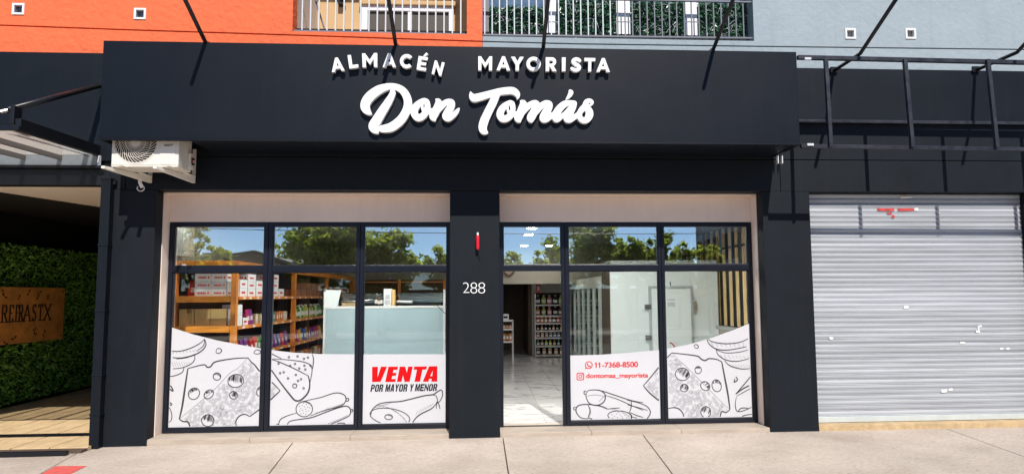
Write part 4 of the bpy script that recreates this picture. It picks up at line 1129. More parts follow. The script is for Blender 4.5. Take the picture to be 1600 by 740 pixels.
for ch, a, c in (('R',2,12),('E',14,21.5),('F',24,29.5),('R',29,36.5),('A',37,47),('S',49.5,57.5),('T',59,66.5),('X',68.5,79)):
    zb3, zt3 = 1.365, 1.625
    ya, yc = on_h(a, 494).y, on_h(c, 494).y
    b = MB()
    for k, st in enumerate(GS[ch]):
        for p, q in zip(st[:-1], st[1:]):
            P = Vector((-7.439, ya+(yc-ya)*p[0], zb3+(zt3-zb3)*p[1])); Q = Vector((-7.439, ya+(yc-ya)*q[0], zb3+(zt3-zb3)*q[1]))
            w_ = 0.034 if abs(Q.z-P.z) > abs(Q.y-P.y)*0.6 else 0.018
            d = (Q-P).normalized(); t = Vector((0, -d.z, d.y))*w_/2; e = d*0.004
            b.prism([P-t-e, Q-t+e, Q+t+e, P+t-e], (0.0012+0.0002*k, 0, 0))
    for u, v in SER[ch]:
        y_, z_ = ya+(yc-ya)*u, zb3+(zt3-zb3)*v
        b.box(-7.439, -7.4372, y_-0.045, y_+0.045, z_-0.008, z_+0.008)
    b.build('plaque_letter', DARK, pk)
for cx, cy in ((6,455),(7,463.5),(45,457),(61,455),(60,464),(30,466),(75,462),(54,516),(55,525),(70,521),(22,528.5),(8,537)):
    p = on_h(cx, cy); b = MB(); a0 = R.uniform(0, 3)
    for k in range(R.randint(1, 3)):
        a = a0+k*2.0+R.uniform(-0.4, 0.4); l = R.uniform(0.05, 0.085)
        d = Vector((0, math.cos(a), math.sin(a))); t = Vector((0, -math.sin(a), math.cos(a)))
        b.prism([p, p+d*l*0.5+t*l*0.24, p+d*l, p+d*l*0.5-t*l*0.24], (0.0015+0.0003*k, 0, 0))
    b.build('leaf_cutout', DARK, pk)

# glass canopy
cn = thing('glass_canopy', (-6.5, -0.6, 3.4), 'black framed glass canopy tilted over the entrance on the left', 'canopy')
cxw = -4.70; cyo = -1.46
zw = 3.466; zo = azz(9, 203.8, cyo)
def cz(y): return zw+(zo-zw)*(y/cyo)
def cbar(x, wd, hh, m, name, dz=0.0, y0=-0.01):
    MB().bar((x, y0, cz(y0)+dz), (x, cyo, cz(cyo)+dz), wd, hh, up=(0,0,1)).build(name, m, cn, bevel=0.003)
cbar(cxw-0.03, 0.06, 0.125, BLACKST, 'beam', 0.062)
MB().bar((-11, cyo-0.017, cz(cyo)+0.02), (cxw-0.0, cyo-0.017, cz(cyo)+0.02), 0.03, 0.045, up=(0,0,1)).build('beam', BLACKST, cn, bevel=0.003)
for k in range(8): cbar(-5.16-0.425*k, 0.05, 0.055, RAFTER, 'rafter', -0.03)
for k in range(8):
    x1 = cxw-0.065 if k == 0 else -5.16-0.425*(k-1)-0.004; x0 = -5.16-0.425*k+0.004
    zt_ = 0.002
    b = MB(); b.prism([(x0, -0.02, cz(-0.02)+zt_), (x1, -0.02, cz(-0.02)+zt_), (x1, cyo, cz(cyo)+zt_), (x0, cyo, cz(cyo)+zt_)], (0, 0, 0.008))
    b.build('glass_pane', CANOPYGL, cn)
MB().box(-14, cxw+0.05, -0.075, -0.053, 3.305, 3.338).build('flange', BLACKST, cn, bevel=0.003)
MB().box(-14, cxw+0.02, -0.052, -0.036, 3.34, 3.462).build('wall_plate', BARGREY, cn, bevel=0.004)
p = at(12, 172, cyo+0.06); q = at(165, 131, -0.05)
b = MB(); b.tube([p, q], 0.032, 14); b.build('tie_rod', BLACKST, cn, smooth=True)
b = MB(); b.box(cxw-0.10, cxw-0.06, cyo-0.02, cyo+0.10, cz(cyo)+0.06, p.z+0.03); b.build('rod_bracket', BLACKST, cn, bevel=0.004)
MB().box(q.x-0.06, q.x+0.05, -0.06, -0.037, q.z-0.06, q.z+0.06).build('rod_bracket', BLACKST, cn, bevel=0.004)
MB().tube([p+Vector((-0.05, -0.03, -0.03)), p], 0.018, 8).build('rod_end', STEEL, cn)
MB().bar(at(153, 254, -0.06), at(155.5, 243, -0.06), 0.012, 0.012, up=(0,1,0)).build('clip', RAILW, cn)

# ================================================================== UPPER STOREYS
YU = 0.06
gl_ = [(-80, 36.2), (0, 39.5), (200, 46.8), (400, 53.2), (457, 55.0), (754, 65.0), (900, 68.8), (1180, 72.6), (1400, 75.2), (1600, 77.5), (1700, 78.5)]
gxs = [at(x, y, YU).x for x, y in gl_]; gzs = [at(x, y, YU).z for x, y in gl_]
gxs[0] = -16; gxs[-1] = 15
def groove(x): return float(np.interp(x, gxs, gzs))
xb_ = ax(754, 60, YU)                          # orange / blue boundary
def wall_piece(parent, m, x0, x1, above=True, ztop=9.0, zbase=4.3, off=0.0):
    xs = sorted({x0, x1} | {x for x in gxs if x0 < x < x1}); g = 0.009
    b = MB()
    if above: ps = [(x, YU, groove(x)+g) for x in xs]+[(x1, YU, ztop), (x0, YU, ztop)]
    else: ps = [(x0, YU, zbase), (x1, YU, zbase)]+[(x, YU, groove(x)-g) for x in reversed(xs)]
    b.prism(ps, (0, 0.24, 0)); return b.build('wall', m, parent)
ob = thing('orange_building', (-7, YU, 4.3), 'bright orange rendered apartment building above the shop on the left', 'building')
gb = thing('grey_building', (6, YU, 4.3), 'pale blue grey rendered apartment building above the shop on the right', 'building')
bx0, bx1 = ax(457, 40, YU), ax(729.5, 40, YU)        # orange balcony opening
zb1 = azz(600, 51.5, YU)
wall_piece(ob, ORANGE, -16, xb_-0.002, False)
wall_piece(gb, GREYBLUE, xb_+0.002, 15, False)
def hole_wall(parent, m, x0, x1, holes, ztop=9.0):
    """front wall over the groove line with rectangular holes, no overlaps"""
    cuts = sorted({x0, x1} | {h[0] for h in holes} | {h[1] for h in holes})
    for a, c in zip(cuts[:-1], cuts[1:]):
        hs = sorted([h for h in holes if h[0] <= a and h[1] >= c], key=lambda h: h[2])
        xs = sorted({a, c} | {x for x in gxs if a < x < c})
        low = [(x, YU, groove(x)+0.009) for x in xs]
        zlo = None
        for h in hs+[None]:
            zt_ = h[2] if h else ztop
            if zlo is None: ps = low+[(c, YU, zt_), (a, YU, zt_)]
            else: ps = [(a, YU, zlo), (c, YU, zlo), (c, YU, zt_), (a, YU, zt_)]
            if zt_ - (zlo if zlo else low[0][2]) > 0.004: MB().prism(ps, (0, 0.20, 0)).build('wall', m, parent)
            zlo = h[3] if h else None
def vent_hole(px, py):
    p = at(px, py, YU); return (p.x-0.058, p.x+0.058, p.z-0.058, p.z+0.058)
vo = [vent_hole(29, 14.5), vent_hole(219, 22)]; vg = [vent_hole(1328.5, 53), vent_hole(1422.5, 53)]
hole_wall(ob, ORANGE, -16, xb_-0.002, vo+[(bx0, bx1, zb1, 7.4)])
gx0, gx1 = xb_+0.004, ax(1177.5, 40, YU)
zb2_ = azz(960, 60.5, YU)
hole_wall(gb, GREYBLUE, xb_+0.002, 15, vg+[(xb_+0.002, gx1, zb2_, 7.4)])
MB().box(-16, 15, YU+0.17, YU+0.195, 4.3, groove(0)+0.2).build('wall_core', DARK, ob)
DUCTO = mat('bluish vent mesh', (0.12, 0.16, 0.24), 0.5); DUCTG = mat('pale vent mesh', (0.42, 0.40, 0.38), 0.6)
for parent, hs in ((ob, vo), (gb, vg)):
    for x0, x1, z0, z1 in hs:
        b = MB(); y0 = YU-0.012
        b.box(x0-0.016, x0+0.010, y0, YU+0.03, z0-0.016, z1+0.016); b.box(x1-0.010, x1+0.016, y0, YU+0.03, z0-0.016, z1+0.016)
        b.box(x0+0.010, x1-0.010, y0, YU+0.03, z0-0.016, z0+0.010); b.box(x0+0.010, x1-0.010, y0, YU+0.03, z1-0.010, z1+0.016)
        v = b.build('vent', WHITEP, parent, bevel=0.002)
        MB().box(x0, x1, YU+0.055, YU+0.065, z0, z1).build('duct', DUCTO if parent is ob else DUCTG, v)
        MB().box(x0+0.0105, x0+0.0125, YU+0.0, YU+0.055, z0+0.01, z1-0.01).build('duct', BARGREY, v)
# orange building's balcony
dB = 1.25
MB().box(bx0-0.3, bx1+0.3, YU+0.20, YU+dB+0.1, zb1-0.16, zb1-0.004).build('balcony_floor', BALCSIDE, ob)
MB().box(bx0-0.16, bx0-0.002, YU+0.202, YU+dB, zb1-0.002, 7.4).build('side_wall', BALCSIDE, ob)
MB().box(bx1+0.002, bx1+0.16, YU+0.202, YU+dB, zb1-0.002, 7.4).build('side_wall', BALCWALL, ob)
MB().box(bx0-0.16, bx1+0.16, YU+dB+0.002, YU+dB+0.15, zb1-0.002, 7.4).build('back_wall', BALCWALL, ob)
MB().box(bx0-0.16, bx1+0.16, YU+0.202, YU+dB+0.15, 7.402, 7.55).build('balcony_ceiling', BALCSIDE, ob)
yb = YU+dB
dx0, dx1, dzt = ax(566, 20, yb), ax(709, 20, yb), azz(640, 12.5, yb)
d = MB()
d.box(dx0, dx0+0.09, yb-0.06, yb, zb1, dzt); d.box(dx1-0.07, dx1, yb-0.06, yb, zb1, dzt); d.box(dx0+0.09, dx1-0.07, yb-0.06, yb, dzt-0.075, dzt)
mdx = (dx0+dx1)/2+0.03
d.box(mdx-0.03, mdx+0.03, yb-0.05, yb-0.01, zb1, dzt-0.075)
sd_ = d.build('sliding_door', PVC, ob, bevel=0.003)
for a, c in ((dx0+0.09, mdx-0.03), (mdx+0.03, dx1-0.07)):
    MB().box(a, c, yb-0.02, yb-0.004, zb1, dzt-0.076).build('blind', SHUTTERDARK, sd_)
MB().box(dx0-0.03, dx1+0.03, yb-0.10, yb, dzt+0.004, dzt+0.075).build('shutter_box', BALCWALL, ob, bevel=0.01)
p = at(534, 4, yb); b = MB(); b.box(p.x-0.035, p.x+0.035, yb-0.10, yb, p.z-0.07, p.z+0.10); b.lathe([(0.05, 0), (0.03, 0.06)], 10, (p.x+0.03, yb-0.10, p.z+0.01))
b.build('wall_lamp', BLACKST, ob, bevel=0.004)
rl = bpy.data.objects.new('balcony_railing', None); C.objects.link(rl); rl.location = ((bx0+bx1)/2, YU+0.06, zb1); rl.parent = ob; rl.location = rl.location-ob.location
zA, zB_ = azz(457, 48.5, YU+0.06), azz(729, 54.5, YU+0.06)
MB().bar((bx0+0.003, YU+0.06, zA), (bx1-0.003, YU+0.06, zB_), 0.03, 0.022).build('bottom_rail', RAILG, rl)
MB().bar((bx0+0.003, YU+0.06, zA+0.95), (bx1-0.003, YU+0.06, zB_+0.95), 0.04, 0.03).build('top_rail', RAILW, rl)
k = 0
px = 472.0
me = MB().box(-0.0085, 0.0085, -0.0085, 0.0085, 0.012, 0.94).mesh('bar', RAILW)
while px < 726:
    x = ax(px, 45, YU+0.06); inst(me, 'bar', (x, YU+0.06, zA+(zB_-zA)*(x-bx0)/(bx1-bx0)), rl); px += 13.05
# clothes line on the left side of the balcony
b = MB(); b.tube([(bx0+0.35, YU+0.3, zb1+0.1), (bx0+0.12, YU+0.5, zb1+0.75)], 0.012, 6); b.build('stay', RAILG, ob)
# blue building's balcony with artificial hedge
dG = 0.9
MB().box(gx0-0.0, gx1+0.1, YU+0.205, YU+dG+0.1, zb2_-0.16, zb2_-0.004).build('balcony_floor', GREYBLUE, gb)
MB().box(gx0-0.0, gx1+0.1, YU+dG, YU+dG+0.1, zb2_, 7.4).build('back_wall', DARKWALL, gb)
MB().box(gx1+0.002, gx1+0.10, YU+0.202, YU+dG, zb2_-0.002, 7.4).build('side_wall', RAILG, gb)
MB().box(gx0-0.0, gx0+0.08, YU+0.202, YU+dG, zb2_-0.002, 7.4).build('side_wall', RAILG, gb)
MB().box(gx0, gx1+0.1, YU+0.202, YU+dG, 7.402, 7.55).build('balcony_ceiling', GREYBLUE, gb)
cols_px = [(853.5, 869), (963, 984.5), (1071, 1089)]
for a, c in cols_px:
    MB().box(ax(a, 30, YU+0.20), ax(c, 30, YU+0.20), YU+0.19, YU+0.30, zb2_-0.002, 7.4).build('post', WHITEP, gb, bevel=0.004)
YR = YU+0.05
gr = bpy.data.objects.new('balcony_railing', None); C.objects.link(gr); gr.location = Vector(((gx0+gx1)/2, YR, zb2_))-gb.location; gr.parent = gb
zg0 = azz(760, 55.0, YR); zg1 = azz(1174, 60.0, YR)
MB().bar((gx0+0.003, YR, zg0), (gx1-0.004, YR, zg1), 0.03, 0.02).build('bottom_rail', RAILG, gr)
MB().bar((gx0+0.003, YR, zg0+0.52), (gx1-0.004, YR, zg1+0.50), 0.035, 0.02).build('top_rail', RAILG, gr)
me1 = MB().box(-0.0075, 0.0075, -0.0075, 0.0075, 0.011, 0.50).mesh('bar', RAILW)
me2 = MB().box(-0.0075, 0.0075, -0.0075, 0.0075, 0.011, 0.495).mesh('bar', RAILG)
px = 757.5
while px < 1170:
    x = ax(px, 45, YR); inst(me1 if px < 960 else me2, 'bar', (x, YR, zg0+(zg1-zg0)*(x-gx0)/(gx1-gx0)), gr); px += 11.55
for a, c in cols_px:
    xa, xc = ax(a-2, 30, YR), ax(c+3, 30, YR); zz = azz((a+c)/2, 34.5, YR)
    MB().box(xa, xc, YR-0.004, YR+0.004, zz-0.006, zz+0.006).build('cross_bar', RAILG, gr)
# four panels of leaves
GLB = mat('bluish balcony glass', (0.10, 0.16, 0.24), 0.15, var=0.3, vscale=5)
edges = [(756, 852.5), (870, 962), (985.5, 1070), (1090, 1171)]
hedge_lab = ['hedge screen of drooping leaves against the orange wall, behind pale railing bars', 'green hedge screen between the first and second white balcony posts', 'green hedge screen between the second and third white balcony posts', 'green hedge screen at the right end of the grey balcony']
for i, (a, c) in enumerate(edges):
    y0 = YU+0.22
    x0, x1 = ax(a, 30, y0), ax(c, 30, y0); z0 = zb2_+0.0; zt_ = 5.60 if i == 0 else 5.72
    h = thing('hedge_screen', ((x0+x1)/2, y0, z0), hedge_lab[i], 'hedge', 'hedge screens on the grey balcony')
    MB().box(x0, x1, y0+0.10, y0+0.12, z0, 5.9).build('backing', GLB, h)
    b = MB(); R = random.Random(20+i); n = 2600
    for _ in range(n):
        x = R.uniform(x0+0.01, x1-0.01); z = z0+(zt_-z0)*R.random()**(1.25 if i else 1.5); y = y0+R.uniform(0.0, 0.09)
        s = R.uniform(0.025, 0.055); d_ = Vector((R.uniform(-1, 1), R.uniform(-0.7, 0.1), R.uniform(-1, 0.8))).normalized()
        t = d_.cross(Vector((R.uniform(-1, 1), R.uniform(-1, 1), R.uniform(-1, 1)))).normalized(); nn = d_.cross(t); cc = Vector((x, y, z))
        b.face([cc-d_*s, cc+t*s*0.40+nn*s*0.2, cc+d_*s, cc-t*s*0.40+nn*s*0.2])
    b.build('foliage', LEAFB, h, kind='stuff')
    b = MB()
    for _ in range(26):
        p0 = Vector((R.uniform(x0+0.05, x1-0.05), y0-0.005, R.uniform(z0+0.05, zt_-0.05))); dd = Vector((R.uniform(-1, 1), -0.1, R.uniform(-0.3, 1))).normalized()*R.uniform(0.05, 0.16)
        b.tube([p0, p0+dd*0.5+Vector((0, -0.012, 0.01)), p0+dd], 0.0028, 4)
    b.build('twig', RAILW, h, kind='stuff')
    b = MB()
    for _ in range(14):
        x = R.uniform(x0+0.03, x1-0.03); b.lathe([(0.0, 0), (0.010, 0.006), (0.0, 0.014)], 5, (x, y0-0.12+R.uniform(-0.02, 0.02), z0+R.uniform(0.0, 0.02)))
    b.build('flower', YEL, h, kind='stuff')
# ================================================================== SHOP INTERIOR
fl2 = MB().box(-4.4, 5.6, 0.42, 15, -0.09, 0.028).build('shop_floor', MARBLE, kind='structure')
tx = [0.335+0.49*k for k in range(-3, 5)]
ty = [0.44, 1.45, 2.62, 3.8, 5.0, 6.2, 7.4, 8.6, 9.8]
for i in range(len(tx)-1):
    for j in range(len(ty)-1):
        MB().box(tx[i]+0.0022, tx[i+1]-0.0022, ty[j]+0.0022, ty[j+1]-0.0022, 0.0285, 0.038).build('tile', MARBLE, fl2)
MB().box(-4.4, 5.6, 0.64, 15, 3.004, 3.10).build('ceiling', CEIL, kind='structure')
sw = lambda *a: MB().box(*a).build('interior_wall', SHOPWALL, shop)
sw(-4.42, -4.32, 0.64, 15, 0.03, 3.0); sw(5.2, 5.3, 6.9, 15, 0.03, 3.0)
sw(-4.31, 5.19, 14.8, 14.9, 0.03, 3.0)
MB().box(-4.31, 5.19, 0.56, 0.63, 2.692, 3.05).build('interior_wall', SHOPWALL, shop)
YG = 10.2
g0 = ax(835.5, 510, YG)
# broad ceiling beam over the back of the shop, then the dark store beyond
MB().box(-4.31, 5.19, 9.5, 9.75, 2.03, 3.0).build('ceiling_beam', OLIVE, shop)
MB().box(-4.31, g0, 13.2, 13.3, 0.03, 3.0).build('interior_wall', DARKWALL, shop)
MB().box(g0-0.04, 5.19, 10.75, 10.85, 0.03, 3.0).build('interior_wall', SHOPWALL, shop)
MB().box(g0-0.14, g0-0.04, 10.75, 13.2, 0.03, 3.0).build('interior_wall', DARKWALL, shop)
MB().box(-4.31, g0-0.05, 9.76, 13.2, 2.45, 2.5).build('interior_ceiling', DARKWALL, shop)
# grey pilaster behind the left light
MB().box(-4.31, -4.12, 1.02, 1.35, 2.30, 3.0).build('pilaster', SHOPWALL, shop)
lamps = [(831,357,5.0,0),(826,367,6.2,0),(819,384,8.6,0),(858,384,8.6,0),(806,388,9.2,0)]
def lamp(x, y, s=0.42, label='', grp='led panels in the shop ceiling', m=None, sy=None):
    t = thing('ceiling_light', (x, y, 2.985), label, 'ceiling light', grp); sy = sy or s
    MB().box(x-s/2-0.02, x+s/2+0.02, y-sy/2-0.02, y+sy/2+0.02, 2.992, 3.003).build('frame', WHITEP, t)
    MB().box(x-s/2, x+s/2, y-sy/2, y+sy/2, 2.984, 2.991).build('diffuser', m or LAMP, t)
for k, (px, py) in enumerate(((831,357),(826,367),(819,384),(858,384),(806,388))):
    p = atz(px, py, 2.985)
    lamp(p.x, p.y, 0.17 if k < 4 else 0.28, ('lit square ceiling light nearest the door, seen through the pane above it','lit square ceiling light second from the door, above the doorway','lit square ceiling light left of the pair, deep over the doorway aisle','lit square ceiling light right of the pair, deep over the doorway aisle','lit square ceiling light farthest left over the doorway aisle')[k], sy=0.16)
for x, y, l, s_, m_, sy in ((-1.7, 1.5, 'lit ceiling light just inside the left window', 1.0, LAMPFILL, 0.8), (-3.55, 0.76, 'lit strip light above the front end of the wooden rack', 1.3, LAMPFILL, 0.17), (2.75, 2.0, 'lit ceiling light just inside the right window', 1.1, LAMPFILL, 0.85), (-1.2, 3.0, 'lit ceiling light over the deli counter', 0.4, LAMP, 0.2), (1.6, 3.2, 'lit ceiling light over the aisle inside the door', 0.4, LAMP, 0.2)):  # unseen lights added to brighten the counter, cold room, rack and aisle
    lamp(x, y, s_, l, m=m_, sy=sy)

# ---------------------------------------------------------------- wooden rack
rx0, rx1, ry0 = -4.27, -3.40, 1.02
rk = thing('wooden_rack', (rx0, ry0, 0.038), 'tall orange pine shelving rack along the left side of the shop', 'shelving')
zt_ = 2.205
post_y = [ry0, 3.92, 6.45, 9.2]
for y in post_y:
    MB().box(rx1-0.07, rx1, y, y+0.09, 0.04, zt_).build('upright', WOODV, rk, bevel=0.004)
MB().box(rx0, rx0+0.07, ry0, ry0+0.09, 0.04, zt_).build('upright', WOODV, rk, bevel=0.004)
MB().box(rx0-0.01, rx1+0.012, ry0-0.018, ry0-0.001, zt_-0.055, zt_+0.005).build('header_board', WOOD, rk, bevel=0.003)
MB().box(rx0-0.01, rx1+0.012, ry0, 9.29, zt_+0.002, zt_+0.022).build('top_board', WOOD, rk, bevel=0.003)
MB().box(rx1+0.001, rx1+0.014, ry0, 9.29, zt_-0.07, zt_+0.0).build('header_board', WOOD, rk, bevel=0.003)
SZ = [1.735, 1.325, 0.90, 0.50, 0.12]
for z in SZ:
    MB().box(rx0, rx1-0.002, ry0+0.002, 9.28, z-0.03, z).build('shelf', WOOD, rk, bevel=0.003)
    MB().box(rx0+0.071, rx1-0.071, ry0-0.014, ry0+0.0, z-0.075, z+0.012).build('shelf_edge', WOOD, rk, bevel=0.003)
    MB().box(rx1+0.0005, rx1+0.012, ry0+0.09, 9.28, z-0.04, z+0.004).build('shelf_edge', WOODV, rk, bevel=0.002)
    for ya, yb_ in zip(post_y[:-1], post_y[1:]):
        y = ya+0.25
        while y < yb_-0.2:
            MB().box(rx1+0.0125, rx1+0.0145, y, y+0.10, z-0.034, z-0.006).build('price_ticket', PAPER, rk) if y < 6.3 else None
            y += rng.uniform(0.22, 0.5)
MB().box(rx0-0.02, rx0-0.005, ry0+0.1, 9.28, 0.04, zt_).build('back_panel', DARKWALL, rk)
MB().box(rx0+0.072, rx1-0.072, 5.2, 5.22, 0.04, zt_-0.01).build('divider', DARKWALL, rk)
# back rack across the shop behind the counter
rk2 = thing('wooden_rack', (-3.2, 9.2, 0.038), 'dark wooden shelving rack across the back behind the deli counter', 'shelving')
for x in (-3.35, -2.2, -1.05):
    MB().box(x, x+0.07, 8.9, 8.97, 0.04, 2.15).build('upright', WOODV, rk2)
for z in (2.10, 1.75, 1.35): MB().box(-3.35, -1.0, 8.92, 9.3, z-0.03, z).build('shelf', WOOD, rk2)
MB().box(-3.35, -1.0, 9.31, 9.33, 0.04, 2.15).build('back_panel', DARKWALL, rk2)

# ---------------------------------------------------------------- goods
PC = {}
def pcol(name, c, rough=0.45, var=0.0):
    if name not in PC: PC[name] = mat('pack '+name, c, rough, var=var, vscale=25)
    return PC[name]
cols = {'magenta': (0.42,0.02,0.13), 'purple': (0.16,0.03,0.22), 'green': (0.06,0.26,0.05), 'lime': (0.36,0.46,0.06), 'yellow': (0.68,0.42,0.03), 'orange': (0.62,0.19,0.03),
        'red': (0.50,0.02,0.02), 'blue': (0.04,0.10,0.36), 'white': (0.66,0.66,0.64), 'brown': (0.16,0.07,0.03), 'black': (0.015,0.015,0.018), 'teal': (0.05,0.25,0.22), 'pink': (0.55,0.16,0.22), 'amber': (0.48,0.20,0.03), 'cream': (0.62,0.52,0.36)}
for k, v in cols.items(): pcol(k, v, var=0.25)
LABELW = mat('pack label print', (0.68, 0.66, 0.62), 0.5, var=0.45, vscale=60)
CAPM = mat('pack cap', (0.55, 0.55, 0.55), 0.4)
def m_pouch(c):
    b = MB(); wd, h, d = 0.075, 0.22, 0.035
    ring = lambda z, w, t: [(-w, -t, z), (w, -t, z), (w, t, z), (-w, t, z)]
    ls = [b.pts(ring(z, w, t)) for z, w, t in ((0, wd, d), (h*0.5, wd*1.04, d*0.8), (h*0.88, wd*0.96, d*0.25), (h, wd, 0.004))]
    for i in range(3):
        for k in range(4):
            j = (k+1) % 4; b.fi((ls[i]+k, ls[i]+j, ls[i+1]+j, ls[i+1]+k))
    b.fi([ls[0]+3-k for k in range(4)]); b.fi([ls[-1]+k for k in range(4)])
    b.mi = 1; b.prism([(-wd*0.6, -d*0.92-0.002, h*0.28), (wd*0.6, -d*0.92-0.002, h*0.28), (wd*0.5, -d*0.72-0.004, h*0.58), (-wd*0.5, -d*0.72-0.004, h*0.58)], (0, 0.003, 0))
    b.prism([(wd*1.02, -d*0.5, h*0.28), (wd*1.02, d*0.5, h*0.28), (wd*1.03, d*0.4, h*0.55), (wd*1.03, -d*0.4, h*0.55)], (0.003, 0, 0))
    return b.mesh('pouch', [PC[c], LABELW])
def m_bottle(c, cap='white', h=0.26, r=0.036):
    b = MB(); b.lathe([(r*0.92, 0), (r, 0.01), (r, h*0.60), (r*0.85, h*0.70), (r*0.36, h*0.84), (r*0.34, h*0.93)], 10)
    b.mi = 1; b.lathe([(r*1.02, h*0.20), (r*1.03, h*0.21), (r*1.03, h*0.50), (r*1.02, h*0.51)], 10)
    b.mi = 2; b.lathe([(r*0.42, h*0.92), (r*0.42, h)], 8)
    return b.mesh('bottle', [PC[c], LABELW, PC[cap]])
def m_jar(c, cap='white', h=0.15, r=0.045):
    b = MB(); b.lathe([(r*0.94, 0), (r, 0.01), (r, h*0.78), (r*0.8, h*0.86)], 12)
    b.mi = 1; b.lathe([(r*1.01, h*0.2), (r*1.02, h*0.21), (r*1.02, h*0.6), (r*1.01, h*0.61)], 12)
    b.mi = 2; b.lathe([(r*0.88, h*0.86), (r*0.9, h)], 12)
    return b.mesh('jar', [PC[c], LABELW, PC[cap]])
def m_box(c, w_, d_, h_):
    b = MB(); b.box(-w_/2, w_/2, -d_/2, d_/2, 0, h_)
    b.mi = 1; b.box(-w_*0.3, w_*0.3, -d_/2-0.001, -d_/2+0.001, h_*0.3, h_*0.7)
    b.box(w_/2-0.001, w_/2+0.001, -d_*0.3, d_*0.3, h_*0.3, h_*0.7)
    return b.mesh('packet', [PC[c], LABELW])
MESH = {}
def goods(kind, c, cap='white', **kw):
    k = (kind, c, cap, tuple(kw.items()))
    if k not in MESH: MESH[k] = {'pouch': lambda: m_pouch(c), 'bottle': lambda: m_bottle(c, cap, **kw), 'jar': lambda: m_jar(c, cap, **kw), 'packet': lambda: m_box(c, **kw)}[kind]()
    return MESH[k]
def put(kind, c, loc, label, group, rz=0.0, cap='white', s=None, **kw):
    o = inst(goods(kind, c, cap, **kw), {'pouch': 'snack_pouch', 'packet': 'packet', 'bottle': 'bottle', 'jar': 'jar'}[kind], loc, None, rz, s)
    return tag(o, label, kind if kind != 'pouch' else 'snack pouch', group)
ORD = ['first','second','third','fourth','fifth','sixth','seventh','eighth','ninth','tenth','eleventh','twelfth','thirteenth','fourteenth','fifteenth','sixteenth','seventeenth','eighteenth','nineteenth','twentieth','last']
def on(i): return ORD[min(i, 20)]
shelfname = {0: 'top', 1: 'second', 2: 'third', 3: 'fourth'}
bayname = ['nearest', 'second', 'far']
def fill_row(bay, si, kind, cs, step, rnd, x=None, **kw):
    ya, yb_ = post_y[bay]+(1.12 if (bay, si) == (0, 1) else 0.22), post_y[bay+1]-0.12
    y = ya; i = 0
    while y < yb_:
        c = cs[(i//2) % len(cs)] if rnd.random() < 0.75 else rnd.choice(cs)
        xx = (x if x is not None else rx1-0.10)+rnd.uniform(-0.02, 0.01)
        g = f'{c} {kind} row on the {shelfname[si]} shelf in the {bayname[bay]} bay of the wooden rack'
        sc_z = rnd.uniform(0.92, 1.08)
        put(kind, c, (xx, y, SZ[si]+0.001), f'{c} {kind}, {on(i)} from the post, {shelfname[si]} shelf of the rack, {bayname[bay]} bay', f'{kind} row, {shelfname[si]} shelf, {bayname[bay]} rack bay', math.pi/2+rnd.uniform(-0.12, 0.12), s=(1, 1, sc_z), **kw)
        y += step*rnd.uniform(0.9, 1.25); i += 1
R = random.Random(42)
# nearest bay, long side
fill_row(0, 1, 'packet', ['cream','green','lime','teal','orange'], 0.13, R, w_=0.10, d_=0.08, h_=0.15)
fill_row(0, 2, 'pouch', ['magenta','purple','red','green','blue','purple'], 0.165, R)
fill_row(0, 3, 'packet', ['orange','amber','brown'], 0.12, R, w_=0.10, d_=0.08, h_=0.2)
fill_row(1, 1, 'bottle', ['yellow','green','amber','lime','cream'], 0.115, R, h=0.24, r=0.042)
fill_row(1, 2, 'pouch', ['magenta','yellow','blue','amber','purple'], 0.15, R)
fill_row(1, 3, 'packet', ['amber','brown','cream','orange'], 0.12, R, w_=0.10, d_=0.08, h_=0.2)
fill_row(2, 1, 'bottle', ['green','brown','amber'], 0.16, R, h=0.24, r=0.042)
fill_row(2, 0, 'jar', ['brown','white','red'], 0.16, R, h=0.2, r=0.05)
# white cartons with red print
def carton(x, y, z, w_, d_, h_, label, mt=CARTON, red=True, group=None, name='carton', side=False):
    t = thing(name, (x, y, z), label, 'box', group)
    MB().box(x-w_/2, x+w_/2, y-d_/2, y+d_/2, z+0.001, z+h_-0.002).build('box_body', mt, t, bevel=0.004)
    if red:
        b = MB(); n = 5
        for i in range(n):
            xx = x-w_*0.30+w_*0.52*i/n
            b.box(xx, xx+w_*0.075, y-d_/2-0.0012, y-d_/2, z+h_*0.36, z+h_*0.60)
        b.box(x+w_*0.30, x+w_*0.38, y-d_/2-0.0012, y-d_/2, z+h_*0.34, z+h_*0.64)
        for i in range(n):
            yy = y-d_*0.30+d_*0.52*i/n
            b.box(x+w_/2, x+w_/2+0.0012, yy, yy+d_*0.085, z+h_*0.36, z+h_*0.60)
        b.build('printed_band', RED, t)
    return t
def fx(px, py, Y): return ax(px, py, Y)
yk = ry0+0.16
xs_ = [fx(304.5, 445, yk-0.1), fx(330.3, 445, yk-0.1), fx(354.5, 445, yk-0.1), fx(366, 445, yk-0.1)]
GREYCARTON = mat('grey carton', (0.48, 0.48, 0.50), 0.6)
hz_ = (azz(330, 427, yk-0.1)-SZ[0])/3
ordl = ['bottom', 'middle', 'top']
for k in range(3):
    for i, side in enumerate(('left', 'right')):
        xa, xb2 = xs_[i]+0.002, xs_[i+1]-0.002
        carton((xa+xb2)/2, yk, SZ[0]+k*hz_, xb2-xa, 0.22, hz_, f'{"grey" if k == 1 else "white"} carton, {ordl[k]} of the {side} stack on the rack front', GREYCARTON if k == 1 else CARTON)
xa, xb2 = xs_[2]+0.004, xs_[3]-0.006
carton((xa+xb2)/2, yk, SZ[0], xb2-xa, 0.2, hz_*1.0, 'small white carton at the foot of the stack beside the rack corner post')
carton((xa+xb2)/2, yk, SZ[0]+hz_, xb2-xa, 0.2, hz_*0.95, 'plain white carton standing on the small one beside the rack corner post', red=False)
